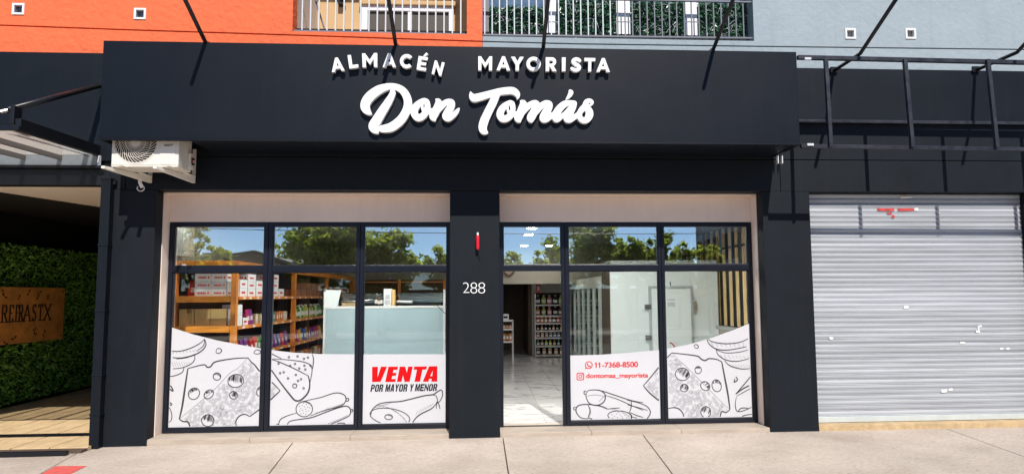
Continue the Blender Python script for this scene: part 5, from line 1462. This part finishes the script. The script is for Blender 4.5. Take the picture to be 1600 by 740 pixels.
put('pouch', 'red', (fx(299.5, 450, yk-0.1), yk, SZ[0]+0.001), 'red pouch leaning beside the white cartons on the rack', None, 0.1)
TANB = mat('tan packet', (0.66, 0.44, 0.16), 0.6, var=0.15, vscale=20)
for i in range(4):      # back row on the front end, behind the cardboard boxes, and packs low down
    carton(rx0+0.16+i*0.19, ry0+0.22, SZ[2], 0.15, 0.16, 0.16+0.03*(i % 2), f'tan carton, {on(i)} from the left on the third shelf of the rack front', TANB, red=False)
# cartons along the long side
y = ry0+0.26; i = 0
for i, (dy, hh, n, gap) in enumerate(((0.30,0.12,2,0.02),(0.34,0.11,3,0.02),(0.36,0.12,2,0.05),(0.36,0.115,2,0.02),(0.32,0.12,3,0.02),(0.30,0.13,1,0.05))):
    for k in range(n):
        hx = hh
        carton(rx1-0.17, y+dy/2, SZ[0]+k*hx, 0.26, dy-0.01, hx, f'white carton, {["lowest","second","third"][k]} of the {on(i)} pile on the top side shelf')
    y += dy+gap
for i in range(5):
    yy = post_y[1]+0.35+i*0.40
    for k in range(2 if i > 1 else 1):
        carton(rx1-0.16, yy, SZ[0]+k*0.13, 0.24, 0.33, 0.128, f'{"upper" if k else "lower"} brown carton, {on(i)} from the post, top shelf of the second bay', mat('brown carton', (0.34, 0.15, 0.08), 0.7) if 'brown carton' not in MATS else MATS['brown carton'], red=False)
for i, (dy, hh, n) in enumerate(((0.22,0.15,2),(0.20,0.11,1))):
    for k in range(n):
        carton(rx1-0.13, ry0+0.24+i*0.25, SZ[1]+k*hh, 0.2, dy, hh, f'{["lower","upper"][k]} white carton of the {on(i)} pile beside the corner post, second shelf', red=(i == 1))
put('pouch', 'magenta', (rx1-0.10, ry0+0.72, SZ[1]+0.001), 'magenta pouch beside the white cartons on the second shelf of the rack', None, math.pi/2)
put('pouch', 'purple', (rx1-0.11, ry0+0.88, SZ[1]+0.001), 'purple pouch beside the magenta one on the second shelf of the rack', None, math.pi/2)
# cardboard boxes on the front end
xq = [fx(279.5, 494, yk-0.1), fx(304, 494, yk-0.1), fx(328.5, 494, yk-0.1), fx(354.5, 494, yk-0.1)]
hb_ = azz(317, 482.5, yk-0.1)-SZ[1]
for i, wn in enumerate(('left', 'middle', 'right')):
    t = thing('cardboard_box', ((xq[i]+xq[i+1])/2, yk, SZ[1]), f'brown cardboard box, {wn} one of three in a row on the rack', 'box', 'cardboard boxes on the rack')
    MB().box(xq[i]+0.004, xq[i+1]-0.004, yk-0.11+0.006*(i % 2), yk+0.14, SZ[1]+0.013, SZ[1]+hb_).build('box_body', CARD, t, bevel=0.004)
    if i == 0:
        cx_ = fx(295.5, 484, yk-0.11); MB().box(cx_-0.03, cx_+0.03, yk-0.1125, yk-0.110, SZ[1]+hb_-0.055, SZ[1]+hb_).build('tape', mat('parcel tape', (0.46, 0.25, 0.08), 0.35), t)
xa, xb2 = fx(356, 494, yk-0.1), fx(363, 494, yk-0.1)
carton((xa+xb2)/2, yk, SZ[1]+0.013, xb2-xa, 0.2, hb_-0.02, 'narrow white carton between the cardboard boxes and the rack corner post', red=False)
for i, (px, c) in enumerate(((336,'orange'),(342,'red'),(351,'magenta'),(358,'purple'))):
    put('pouch', c, (fx(px, 530, yk-0.15), yk-0.145, SZ[2]+0.001), f'{c} pouch on the third shelf at the front end of the rack', None, rng.uniform(-0.15, 0.15))
for i, (px, w_, h_, c) in enumerate(((378,0.16,0.26,'white'),(386,0.13,0.17,'white'),(394,0.12,0.14,'purple'),(399,0.15,0.12,'magenta'))):
    pass

# ---------------------------------------------------------------- deli counter
YC = 2.6
c0, c1 = ax(505, 500, YC), ax(695.5, 500, YC)
zc_ = azz(600, 478.5, YC); ztp = azz(600, 452.5, YC)
dc = thing('deli_counter', ((c0+c1)/2, YC+0.4, 0.038), 'pale blue backed deli display counter with white edging and steel curved top', 'counter')
MB().box(c0+0.032, c1-0.032, YC+0.004, YC+0.03, 0.10, zc_-0.032).build('back_panel', COUNTER, dc)
MB().box(c0+0.034, c1-0.034, YC+0.05, YC+0.85, 0.04, 0.9).build('body', COUNTER, dc)
MB().box(c0+0.002, c1-0.002, YC-0.004, YC+0.05, zc_-0.03, zc_+0.008).build('top_rail', WHITEP, dc, bevel=0.004)
MB().box(c0, c0+0.03, YC-0.002, YC+0.06, 0.04, azz(507, 455, YC)).build('end_post', WHITEP, dc, bevel=0.004)
MB().box(c1-0.03, c1, YC-0.002, YC+0.06, 0.04, ztp).build('end_post', WHITEP, dc, bevel=0.004)
x0_, x1_ = ax(508, 465, YC), ax(532, 465, YC)
b = MB(); b.prism([(x0_, YC+0.02, zc_+0.01), (ax(527, 476, YC), YC+0.02, zc_+0.01), (x1_, YC+0.02, ztp), (x0_, YC+0.02, ztp+0.005)], (0, 0.012, 0)); b.build('end_glass', COLD, dc)
# curved canopy of the display, seen from behind
b = MB(); n = 14
def cpanel(x0, x1, mt, name):
    b = MB(); prev = None
    for i in range(n+1):
        a = math.pi*0.5*i/n; y = YC+0.34+0.38*math.sin(a)*1.0; z = zc_+0.02+0.20*math.cos(a)**0.8 if i < n else zc_+0.02
        cur = [(x0, y, z), (x1, y, z), (x0, y+0.006, z-0.006), (x1, y+0.006, z-0.006)]
        if prev: b.face([prev[0], prev[1], cur[1], cur[0]]); b.face([prev[3], prev[2], cur[2], cur[3]])
        prev = cur
    b.build(name, mt, dc, smooth=True)
xm0, xm1 = ax(598, 465, YC+0.3), ax(618, 465, YC+0.3)
cpanel(c0+0.16, xm0-0.02, STEEL, 'canopy_panel'); cpanel(xm1+0.01, c1-0.05, STEEL, 'canopy_panel')
b = MB(); b.tube([(ax(533, 467, YC+0.2), YC+0.22, zc_+0.085), (ax(583, 467, YC+0.2), YC+0.22, zc_+0.085)], 0.028, 14); b.build('lamp_tube', STEEL, dc, smooth=True)
b = MB(); b.tube([(ax(619, 469, YC+0.2), YC+0.22, zc_+0.075), (ax(644, 469, YC+0.2), YC+0.22, zc_+0.065)], 0.022, 14); b.build('lamp_tube', WHITEP, dc, smooth=True)
b = MB(); ps = []
for i in range(12):
    a = math.pi*i/11; ps.append((ax(576, 466, YC+0.2)-0.16*math.cos(a)*1.0+0.02, YC+0.18, zc_+0.03+0.12*math.sin(a)))
b.tube(ps, 0.016, 8); b.build('arched_frame', BLACKST, dc, smooth=True)
MB().box(c0+0.18, c1-0.06, YC+0.36, YC+0.40, zc_+0.012, zc_+0.055).build('shelf_rail', BLACKST, dc)
# goods standing on the counter
xb0, xb1 = ax(599.5, 463, YC+0.06), ax(611.5, 463, YC+0.06)
t = carton((xb0+xb1)/2, YC+0.12, zc_+0.009, xb1-xb0, 0.12, ztp-zc_+0.01, 'tall white printed carton standing on the deli counter', red=False)
b = MB(); xm = (xb0+xb1)/2; b.box(xm-0.035, xm+0.035, YC+0.058, YC+0.0595, zc_+0.12, zc_+0.19); b.box(xm-0.045, xm+0.045, YC+0.058, YC+0.0593, zc_+0.03, zc_+0.10); b.build('printed_band', GREYCARTON, t)
carton(ax(614.5, 464, YC+0.06), YC+0.13, zc_+0.009, 0.045, 0.12, ztp-zc_, 'narrow tan carton beside the tall white one on the counter', CARD, red=False)
for k, px in enumerate((539, 546, 553)):
    carton(ax(px, 474, YC+0.1), YC+0.14, zc_+0.009, 0.10, 0.1, 0.05, f'{["first","second","third"][k]} low cream tub from the glass end of the deli counter', mat('cream tub', (0.62, 0.46, 0.22), 0.5) if 'cream tub' not in MATS else MATS['cream tub'], red=False, name='tub')
for k, (px, c, h_) in enumerate(((588,'black',0.20),(592,'brown',0.16),(596,'black',0.19))):
    put('bottle', c, (ax(px, 470, YC+0.1), YC+0.13, zc_+0.009), f'{["first","second","third"][k]} dark bottle left of the tall carton on the counter', None, h=h_, r=0.03, cap='black' if k else 'cream')
p = at(683, 477, YC-0.01)
MB().tube([p, at(688, 482, YC-0.012), at(694, 488, YC-0.012), at(698, 490, YC-0.01)], 0.005, 5).build('cable', BLACKST, dc)
# clock and shield on the beam
p = at(666.5, 425, 9.46)
ck = thing('wall_clock', p, 'round dark rimmed wall clock on the beam above the counter', 'clock')
def disc(r0, r1, y, m, name, par, c, n=28):
    b = MB(); b.lathe([(r0, 0), (r1, 0.03)], n); me = b.mesh(name, m); fwd(me, c.x, y, c.z); place(bpy.data.objects.new(name, me), par)
disc(0.17, 0.16, 9.49, BLACKST, 'rim', ck, p); disc(0.125, 0.125, 9.475, SHELFGREY, 'dial', ck, p)
for a, l in ((0.6, 0.09), (2.4, 0.06)):
    MB().bar((p.x, 9.438, p.z), (p.x+l*math.cos(a), 9.438, p.z+l*math.sin(a)), 0.012, 0.006).build('hand', BLACKST, ck)
p = at(795, 424, 9.46)
se = thing('shield_plate', p, 'small brown shield plate on the beam above the doorway', 'plate')
MB().prism([(p.x-0.16, 9.49, p.z+0.14), (p.x-0.16, 9.49, p.z-0.02), (p.x-0.09, 9.49, p.z-0.12), (p.x, 9.49, p.z-0.16), (p.x+0.09, 9.49, p.z-0.12), (p.x+0.16, 9.49, p.z-0.02), (p.x+0.16, 9.49, p.z+0.14)], (0, -0.02, 0)).build('board', pcol('shieldbrown', (0.10, 0.06, 0.035)), se)
MB().prism([(p.x-0.10, 9.468, p.z+0.09), (p.x-0.10, 9.468, p.z-0.01), (p.x, 9.468, p.z-0.09), (p.x+0.10, 9.468, p.z-0.01), (p.x+0.10, 9.468, p.z+0.09)], (0, -0.006, 0)).build('emblem', pcol('shieldcream', (0.35, 0.28, 0.2)), se)

# ---------------------------------------------------------------- bottle gondola at the end of the aisle
g1 = 2.40
gd = thing('gondola_shelf', ((g0+g1)/2, YG+0.2, 0.038), 'grey metal gondola shelf of bottles and jars at the end of the aisle', 'shelving')
gzs_ = [azz(860, y, YG) for y in (475.5, 492.5, 504.3, 516, 527, 540, 554)]
MB().box(g0, g0+0.03, YG, YG+0.42, 0.04, azz(840, 458, YG)).build('side_panel', SHELFGREY, gd)
MB().box(g1-0.03, g1, YG, YG+0.42, 0.04, azz(840, 458, YG)).build('side_panel', SHELFGREY, gd)
MB().box(g0+0.03, g1-0.03, YG+0.40, YG+0.42, 0.04, azz(840, 457, YG)).build('back_panel', DARK, gd)
for z in gzs_:
    MB().box(g0+0.031, g1-0.031, YG, YG+0.39, z-0.035, z).build('shelf', SHELFGREY, gd)
rows_ = [('bottle', ['black','lime','pink','black','lime','red'], 0.165, 0.26, 0.062, 'first'), ('bottle', ['amber','lime','pink','black','brown','black'], 0.155, 0.24, 0.058, 'second'),
         ('jar', ['red','orange','amber','amber','black','red'], 0.115, 0.17, 0.046, 'third'), ('bottle', ['black','amber','black','black','orange'], 0.105, 0.15, 0.03, 'fourth'),
         ('jar', ['red','cream','amber','blue','blue','blue','amber'], 0.115, 0.13, 0.042, 'fifth'), ('bottle', ['teal','amber','lime','lime','amber'], 0.115, 0.155, 0.036, 'sixth'),
         ('jar', ['black','amber','amber','amber','amber'], 0.16, 0.17, 0.05, 'lowest')]
for (kd, cs, st, hh, rr, nm), z in zip(rows_, gzs_):
    x = g0+0.10; i = 0
    while x < g1-0.08:
        c = cs[i % len(cs)]
        put(kd, c, (x, YG+0.10, z+0.001), f'{c} {kd}, {on(i)} from the left on the {nm} shelf of the metal gondola', f'{kd}s on the {nm} gondola shelf', rng.uniform(0, 6), cap='cream' if c != 'amber' else 'white', h=hh, r=rr)
        x += st*rng.uniform(0.95, 1.05); i += 1
p = at(841.5, 449, YG+0.1); put('packet', 'red', (p.x, YG+0.2, azz(840, 457, YG)), 'red box standing on top of the metal gondola', None, w_=0.10, d_=0.1, h_=0.26)
# low white shelf and printer left of the doorway
YP = 8.2
s0, s1 = ax(783, 520, YP), ax(802.5, 520, YP)
ws = thing('white_shelf', ((s0+s1)/2, YP, 0.038), 'small white shelf unit with two boards just inside the door on the left', 'shelving')
zsh = [azz(795, y, YP) for y in (500, 513.5, 533)]
for z in zsh: MB().box(s0, s1, YP, YP+0.4, z-0.03, z).build('shelf', WHITEP, ws)
for x in (s0, s1-0.025): MB().box(x, x+0.025, YP, YP+0.025, 0.04, zsh[0]).build('leg', SHELFGREY, ws); MB().box(x, x+0.025, YP+0.37, YP+0.395, 0.04, zsh[0]).build('leg', SHELFGREY, ws)
pr_ = thing('receipt_printer', (ax(790, 492, YP), YP+0.15, zsh[0]), 'small white receipt printer on the white shelf unit', 'printer')
xx = ax(790, 492, YP); MB().box(xx-0.09, xx+0.08, YP+0.05, YP+0.25, zsh[0]+0.001, zsh[0]+0.15).build('body', WHITEP, pr_, bevel=0.012); MB().box(xx-0.05, xx+0.05, YP+0.045, YP+0.055, zsh[0]+0.05, zsh[0]+0.10).build('paper_slot', DARK, pr_)
for i, (px, c) in enumerate(((788,'amber'),(793,'brown'),(798,'orange'))):
    put('packet', c, (ax(px, 525, YP), YP+0.12, zsh[2]+0.001), f'{c} packet on the lower board of the white shelf unit', None, w_=0.08, d_=0.1, h_=0.18)
    put('packet', c, (ax(px, 510, YP), YP+0.12, zsh[1]+0.001), f'{c} packet on the upper board of the white shelf unit', None, w_=0.07, d_=0.1, h_=0.09)
# dark store shelves beyond
st_ = thing('storage_shelf', (-0.3, 12.6, 0.038), 'dark storage shelving in the back room beyond the doorway', 'shelving')
for z in (0.45, 0.85, 1.25, 1.62, 2.0): MB().box(-1.2, 0.58, 12.5, 12.95, z-0.03, z).build('shelf', pcol('dark wood', (0.10, 0.05, 0.025)), st_)
for x in (-1.2, -0.3, 0.53): MB().box(x, x+0.05, 12.5, 12.55, 0.04, 2.2).build('upright', pcol('dark wood', (0, 0, 0)), st_)
for z, nm in ((0.85, 'second'), (1.25, 'third'), (1.62, 'fourth')):
    for i in range(8):
        c = R.choice(['brown','cream','amber','white'])
        put('bottle', c, (-1.0+i*0.18, 12.65, z+0.001), f'{c} bottle, {on(i)} from the left on the {nm} shelf of the dark back room', f'bottles on the {nm} back room shelf', h=0.2, r=0.04)

# ---------------------------------------------------------------- glass fridge
FX = 2.45; fy0, fy1 = 5.75, 10.6
fd = thing('glass_fridge', (FX+0.3, 8, 0.038), 'bank of glass door drinks fridges along the right wall of the shop', 'fridge')
fzt = azz(938, 431, fy0); fzh = azz(938, 445, fy0)
FRW = mat('fridge frame', (0.74, 0.82, 0.78), 0.35)
MB().box(FX, FX+0.70, fy0, fy1, fzh, fzt).build('header', mat('fridge header', (0.80, 0.82, 0.72), 0.5, var=0.06), fd, bevel=0.006)
MB().box(FX+0.60, FX+0.70, fy0, fy1, 0.04, fzh-0.002).build('back_panel', DARK, fd)
MB().box(FX+0.03, FX+0.70, fy0-0.02, fy0-0.002, 0.04, fzh-0.002).build('end_glass', CLEAR, fd)
MB().box(FX, FX+0.70, fy0, fy1, 0.04, 0.16).build('plinth', FRW, fd)
nd = 6; dy_ = (fy1-fy0)/nd
for i in range(nd):
    ya, yb_ = fy0+i*dy_, fy0+(i+1)*dy_
    b = MB()
    b.box(FX-0.03, FX+0.03, ya+0.004, ya+0.07, 0.162, fzh-0.004); b.box(FX-0.03, FX+0.03, yb_-0.07, yb_-0.004, 0.162, fzh-0.004)
    b.box(FX-0.03, FX+0.03, ya+0.07, yb_-0.07, 0.162, 0.22); b.box(FX-0.03, FX+0.03, ya+0.07, yb_-0.07, fzh-0.06, fzh-0.004)
    dr = b.build('door', FRW, fd)
    MB().box(FX-0.004, FX+0.004, ya+0.07, yb_-0.07, 0.22, fzh-0.06).build('pane', CLEAR, dr)
    for k, z in enumerate((0.45, 0.80, 1.15, 1.50)):
        MB().box(FX+0.08, FX+0.58, ya+0.02, yb_-0.02, z-0.02, z).build('shelf', SHELFGREY, fd)
        nm = ['lowest','second','third','top'][k]
        for j in range(3):
            c = R.choice(['green','red','lime','yellow','black','orange','white','teal'])
            dn = ['first','second','third','fourth','fifth','sixth'][i]
            put('bottle', c, (FX+0.14, ya+0.15+j*0.24, z+0.001), f'{c} bottle, {on(j)} of three on the {nm} shelf behind the {dn} fridge door', f'bottles on the {nm} shelf of the {dn} fridge', h=0.26, r=0.045)

# ---------------------------------------------------------------- cold room
YK = 4.5
k0, k1 = ax(954.5, 470, YK), ax(1121, 470, YK)
kzt = azz(1040, 406.5, YK)
cr = thing('cold_room', ((k0+k1)/2, YK+0.5, 0.038), 'white walk in cold room with a hinged door behind the right window', 'cold room')
nP = 4
for i in range(nP):
    a, c = k0+(k1-k0)*i/nP, k0+(k1-k0)*(i+1)/nP
    MB().box(a+0.001, c-0.001, YK, YK+0.08, 0.04, kzt-0.045).build('wall_panel', COLD, cr, bevel=0.002)
MB().box(k0-0.012, k1+0.012, YK-0.012, YK+1.0, kzt-0.043, kzt).build('top_trim', COLD, cr, bevel=0.004)
MB().box(k0-0.012, k0+0.012, YK-0.010, YK-0.001, 0.04, kzt-0.045).build('corner_trim', WHITEP, cr); MB().box(k1-0.012, k1+0.012, YK-0.010, YK-0.001, 0.04, kzt-0.045).build('corner_trim', WHITEP, cr)
MB().box(k0, k0+0.08, YK+0.082, YK+1.0, 0.04, kzt-0.045).build('wall_panel', DARKWALL, cr); MB().box(k1-0.08, k1, YK+0.082, YK+1.0, 0.04, kzt-0.045).build('wall_panel', COLD, cr)  # left panel's dark colour stands in for shade on its unlit face
e0, e1, ezt = ax(1013.5, 480, YK), ax(1082.5, 480, YK), azz(1050, 446.5, YK)
b = MB(); b.box(e0, e0+0.05, YK-0.05, YK-0.002, 0.05, ezt); b.box(e1-0.05, e1, YK-0.05, YK-0.002, 0.05, ezt); b.box(e0+0.05, e1-0.05, YK-0.05, YK-0.002, ezt-0.05, ezt)
dr = b.build('door', mat('door frame grey', (0.42, 0.46, 0.46), 0.4), cr, bevel=0.004)
MB().box(e0+0.052, e1-0.052, YK-0.065, YK-0.004, 0.06, ezt-0.055).build('leaf', COLD, dr, bevel=0.012)
for z in (azz(1010, 479, YK), azz(1010, 527, YK)):
    MB().box(e0-0.09, e0+0.03, YK-0.075, YK-0.002, z-0.05, z+0.05).build('hinge', STEEL, dr, bevel=0.008)
z = azz(1083, 478, YK); MB().box(e1-0.02, e1+0.045, YK-0.10, YK-0.01, z-0.11, z+0.11).build('latch', STEEL, dr, bevel=0.01)
MB().box(ax(1047, 442, YK)-0.008, ax(1047, 442, YK)+0.008, YK-0.02, YK-0.001, azz(1047, 446, YK), azz(1047, 440, YK)).build('probe', BLACKST, cr)
p, q = at(1043, 472, YK-0.067), at(1055, 478.5, YK-0.067); MB().box(p.x, q.x, YK-0.0675, YK-0.0655, q.z, p.z).build('notice', mat('faded notice', (0.55, 0.60, 0.62), 0.6, var=0.3, vscale=50), dr)
p, q = at(1043, 467, YK-0.067), at(1055, 469, YK-0.067); MB().box(p.x, q.x, YK-0.0675, YK-0.0655, q.z, p.z).build('notice', MATS['faded notice'], dr)
# slatted timber wall at the right side of the shop
SLATW = mat('pale timber slat', (0.74, 0.52, 0.24), 0.55, var=0.22, vscale=3, stretch=(6, 6, 0.8))
XS = 4.60
sp_ = thing('slatted_wall', (XS, 3.5, 1.05), 'wall of tall pale timber slats on black behind the right hand window', 'wall')
MB().box(XS+0.03, XS+0.09, 0.66, 6.85, 0.03, 3.0).build('backing', DARK, sp_)
yy = 0.85
while yy < 6.8:
    MB().box(XS+0.014, XS+0.028, yy, yy+0.145, 1.13, 2.995).build('slat', SLATW, sp_, bevel=0.004); yy += 0.335
MB().box(XS-0.03, XS-0.002, 0.7, 6.85, azz(1168, 384, 3.5)-0.02, azz(1168, 384, 3.5)+0.015).build('rail', BLACKST, sp_)
MB().box(XS-0.10, XS+0.028, 0.7, 6.85, 1.06, 1.12).build('ledge', SHELFGREY, sp_, bevel=0.004)
MB().box(XS-0.03, XS+0.028, 0.7, 6.85, 0.04, 1.058).build('plinth', OLIVE, sp_)
hk = thing('red_cane', at(1049, 538, 3.9), 'small curved red cane handle showing above the printed film', 'cane')
P0 = at(1054, 541, 3.9)
MB().tube([P0+Vector((0.03, 0, -0.9)), P0, at(1052, 538.5, 3.9), at(1049.5, 535.8, 3.9), at(1047.5, 534.6, 3.9), at(1047, 536.5, 3.9)], 0.014, 8).build('shaft', REDTAPE, hk, smooth=True)
# ================================================================== THE STREET BEHIND THE CAMERA (seen in the glass)
def mir(px, py, D):
    """photo pixel of a mirror image in the panes -> the place it stands across the street"""
    p = at(px, py, D); return Vector((p.x, 2*(YW+0.034)-D, p.z))
def tree(base, h, crown, nleaf, leaf, seed, label, trunk_r=0.16, grp='street trees across the road'):
    R = random.Random(seed)
    t = thing('tree', base, label, 'tree', grp)
    b = MB(); hb = h*0.42
    b.tube([base+Vector((0, 0, -0.2)), base+Vector((R.uniform(-.1, .1), 0, hb*0.6)), base+Vector((R.uniform(-.2, .2), 0, hb)), base+Vector((R.uniform(-.2, .2), 0, h*0.75))], [trunk_r*1.2, trunk_r, trunk_r*0.8, trunk_r*0.3], 8)
    tips = []
    for k in range(11):
        a = 2*math.pi*k/11+R.uniform(-.3, .3); z0 = R.uniform(0.35, 0.7)*h
        e = Vector((crown*R.uniform(0.5, 0.95)*math.cos(a), crown*R.uniform(0.5, 0.95)*math.sin(a), z0+R.uniform(0.1, 0.30)*h))
        b.tube([base+Vector((0, 0, z0)), base+Vector((e.x*0.5, e.y*0.5, z0+(e.z-z0)*0.6)), base+e], [trunk_r*0.45, trunk_r*0.3, 0.02], 6); tips.append(base+e)
    b.build('trunk', BARK, t)
    m = MB()
    cl = []
    for k in range(70):
        d = Vector((R.gauss(0, 1), R.gauss(0, 1), R.gauss(0, 0.8))).normalized()*R.random()**0.45
        cl.append(base+Vector((d.x*crown, d.y*crown, h*0.66+d.z*h*0.34)))
    for c in cl:
        r = R.uniform(0.13, 0.26)*crown; lean = Vector((R.gauss(0, 1), R.gauss(0, 1), R.gauss(0, 0.5)+0.2)).normalized()
        for _ in range(int(nleaf*0.75)//len(cl)):
            p = c+Vector((R.gauss(0, r*0.6), R.gauss(0, r*0.6), R.gauss(0, r*0.45)))+lean*R.uniform(-1, 1)*r
            s = R.uniform(0.08, 0.17)
            u = Vector((R.uniform(-1, 1), R.uniform(-1, 1), R.uniform(-1, 0.6))).normalized(); v = u.cross(Vector((R.uniform(-1, 1), R.uniform(-1, 1), R.uniform(-1, 1)))).normalized()
            m.face([p-u*s, p+v*s*0.5, p+u*s, p-v*s*0.5])
    m.build('crown', leaf, t)
    return t
def tr_at(px, ytop, D, half, nleaf, leaf, seed, label, **k):
    p = mir(px, ytop, D); base = Vector((p.x, p.y, -0.1)); h = p.z+0.1
    k_ = FPX/(CAM_D+D); tree(base, h, half/k_, nleaf, leaf, seed, label, **k)
tr_at(303, 340, 26, 22, 2600, LEAF, 1, 'slender young tree across the road, mirrored in the first pane', trunk_r=0.10)
tr_at(338, 378, 24, 22, 4200, LEAF, 2, 'low round bushy tree across the road beside the slender one', trunk_r=0.12)
tr_at(520, 330, 22, 62, 15000, LEAFD, 3, 'large spreading tree across the road, mirrored above the deli counter', trunk_r=0.22)
tr_at(600, 352, 23, 48, 9000, LEAFD, 4, 'broad tree right of the large spreading one across the road', trunk_r=0.2)
tr_at(690, 385, 25, 26, 3000, LEAF, 5, 'small tree across the road mirrored beside the centre pier', trunk_r=0.12)
tr_at(800, 396, 26, 22, 3000, LEAF, 6, 'low tree across the road mirrored at the left of the door pane', trunk_r=0.12)
tr_at(862, 368, 26, 26, 4000, LEAF, 7, 'rounded tree across the road mirrored at the right of the door pane', trunk_r=0.12)
tr_at(920, 335, 23, 42, 9000, LEAFD, 8, 'tall dark tree across the road mirrored right of the door', trunk_r=0.2)
tr_at(980, 362, 24, 26, 6000, LEAFD, 9, 'left one of two dark trees across the road mirrored over the cold room', trunk_r=0.15)
tr_at(1022, 350, 25, 30, 6000, LEAFD, 10, 'right one of two dark trees across the road mirrored over the cold room', trunk_r=0.15)
tr_at(1062, 376, 27, 24, 4000, LEAF, 12, 'pale tree across the road mirrored at the left of the last pane', trunk_r=0.12)
tr_at(1108, 372, 21, 22, 2600, LEAF, 13, 'thin tree across the road before the slatted building', trunk_r=0.1)

# gabled house and low roofs
GREYROOF = mat('grey roof sheet', (0.10, 0.105, 0.10), 0.7, var=0.15, vscale=2)
HWALL = mat('grey house wall', (0.20, 0.20, 0.18), 0.8, var=0.1, vscale=1)
D = 27
h1 = thing('house', mir(380, 460, D), 'low grey gabled house across the road', 'building')
a, c, pk_, lf = mir(358, 402, D), mir(440, 413, D), mir(400, 396, D), mir(312, 398, D)
b = MB(); b.prism([(a.x, a.y, -0.2), (c.x, a.y, -0.2), (c.x, a.y, c.z), (pk_.x, a.y, pk_.z), (a.x, a.y, a.z)], (0, -8, 0)); b.build('wall', HWALL, h1)
b = MB(); b.prism([(pk_.x, a.y+0.3, pk_.z+0.02), (c.x+0.5, a.y+0.3, c.z-0.02), (c.x+0.5, a.y+0.3, c.z+0.12), (pk_.x, a.y+0.3, pk_.z+0.16)], (0, -8.6, 0)); b.prism([(a.x-0.3, a.y+0.3, a.z-0.02), (pk_.x, a.y+0.3, pk_.z+0.02), (pk_.x, a.y+0.3, pk_.z+0.16), (a.x-0.3, a.y+0.3, a.z+0.12)], (0, -8.6, 0)); b.build('roof', GREYROOF, h1)
for k in range(3):
    x = a.x+0.8+k*1.1; MB().box(x, x+0.6, a.y+0.004, a.y+0.05, 0.9, 2.1).build('window', DARK, h1)
h2 = thing('house', mir(330, 460, D+1), 'flat roofed grey house behind the bushy tree across the road', 'building')
b = MB(); b.box(lf.x, a.x-0.4, a.y-1-7, a.y-1, -0.2, lf.z); b.build('wall', HWALL, h2); b = MB(); b.box(lf.x-0.2, a.x-0.38, a.y-8.2, a.y-0.8, lf.z+0.002, lf.z+0.16); b.build('roof', GREYROOF, h2)
BRICK = mat('brick wall', (0.22, 0.13, 0.08), 0.85, var=0.25, vscale=6)
h3 = thing('house', mir(433, 460, D+3), 'low brick house across the road right of the gabled one', 'building')
p0, p1 = mir(424, 402, D+3), mir(446, 408, D+3)
b = MB(); b.box(p0.x, p1.x, p0.y-6, p0.y, -0.2, p1.z); b.build('wall', BRICK, h3); b = MB(); b.box(p0.x-0.1, p1.x+0.1, p0.y-6.1, p0.y+0.1, p1.z+0.002, p1.z+0.15); b.build('roof', GREYROOF, h3)
# long low wall closing the street
lw = thing('garden_wall', (0, -30, -0.2), 'long low rendered garden wall closing the far side of the street', 'wall')
MB().box(-45, 40, -30.4, -30, -0.2, 2.0).build('wall', HWALL, lw); MB().box(-45, 40, -30.45, -29.95, 2.002, 2.08).build('coping', GREYROOF, lw)

# dark building, placed so the mirror image here stays dark
DARKGL = mat('dark facade render', (0.05, 0.045, 0.04), 0.5, var=0.2, vscale=1)
sb = thing('dark_building', mir(1140, 516, 24), 'tall dark building across the road at the right', 'building')
A, B = mir(1240, 470, 18), mir(1084, 470, 34)
A.z = B.z = 0; dv = (B-A); Lf = dv.length; dv.normalize(); nv = Vector((dv.y, -dv.x, 0))
if nv.x < 0: nv = -nv                         # away from the street
zt_ = 8.5
MB().prism([A+nv*0.25+Vector((0,0,-0.2)), B+nv*0.25+Vector((0,0,-0.2)), B+nv*9+Vector((0,0,-0.2)), A+nv*9+Vector((0,0,-0.2))], (0, 0, zt_)).build('wall', DARKGL, sb)
MB().bar(A+nv*0.2+Vector((0,0,zt_-0.1)), B+nv*0.2+Vector((0,0,zt_-0.1)), 0.3, 0.3).build('cornice', HWALL, sb)
for k in range(9):
    for z in (1.0, 3.6, 6.0):
        p = A+dv*(Lf*(k+0.5)/9)+nv*0.22+Vector((0, 0, z))
        MB().bar(p, p+Vector((0, 0, 1.4)), 0.9, 0.05, up=nv).build('window', DARK, sb)

# overhead cables on two poles
for x, lab in ((-19, 'concrete street lamp pole at the left end of the cables'), (16, 'concrete street lamp pole at the right end of the cables')):
    pl = thing('utility_pole', (x, -20.2, 0), lab, 'pole')
    b = MB(); b.tube([(x, -20.2, -0.2), (x, -20.2, 8.5)], [0.14, 0.09], 10); b.build('shaft', KERB, pl)
    MB().box(x-0.9, x+0.9, -20.26, -20.14, 7.6, 7.72).build('cross_arm', KERB, pl)
def cable(z0, z1, y, sag, lab, x0=-19, x1=16):
    ps = [(x0+(x1-x0)*i/24, y, z0+(z1-z0)*i/24-sag*4*(i/24)*(1-i/24)) for i in range(25)]
    tag(MB().tube(ps, 0.016, 5).build('power_cable', BLACKST), lab, 'cable')
cable(4.9, 4.5, -20.2, 0.25, 'lowest overhead cable along the far pavement')
cable(5.6, 5.0, -20.3, 0.35, 'middle overhead cable along the far pavement')
cable(6.4, 5.9, -20.1, 0.5, 'highest overhead cable along the far pavement')
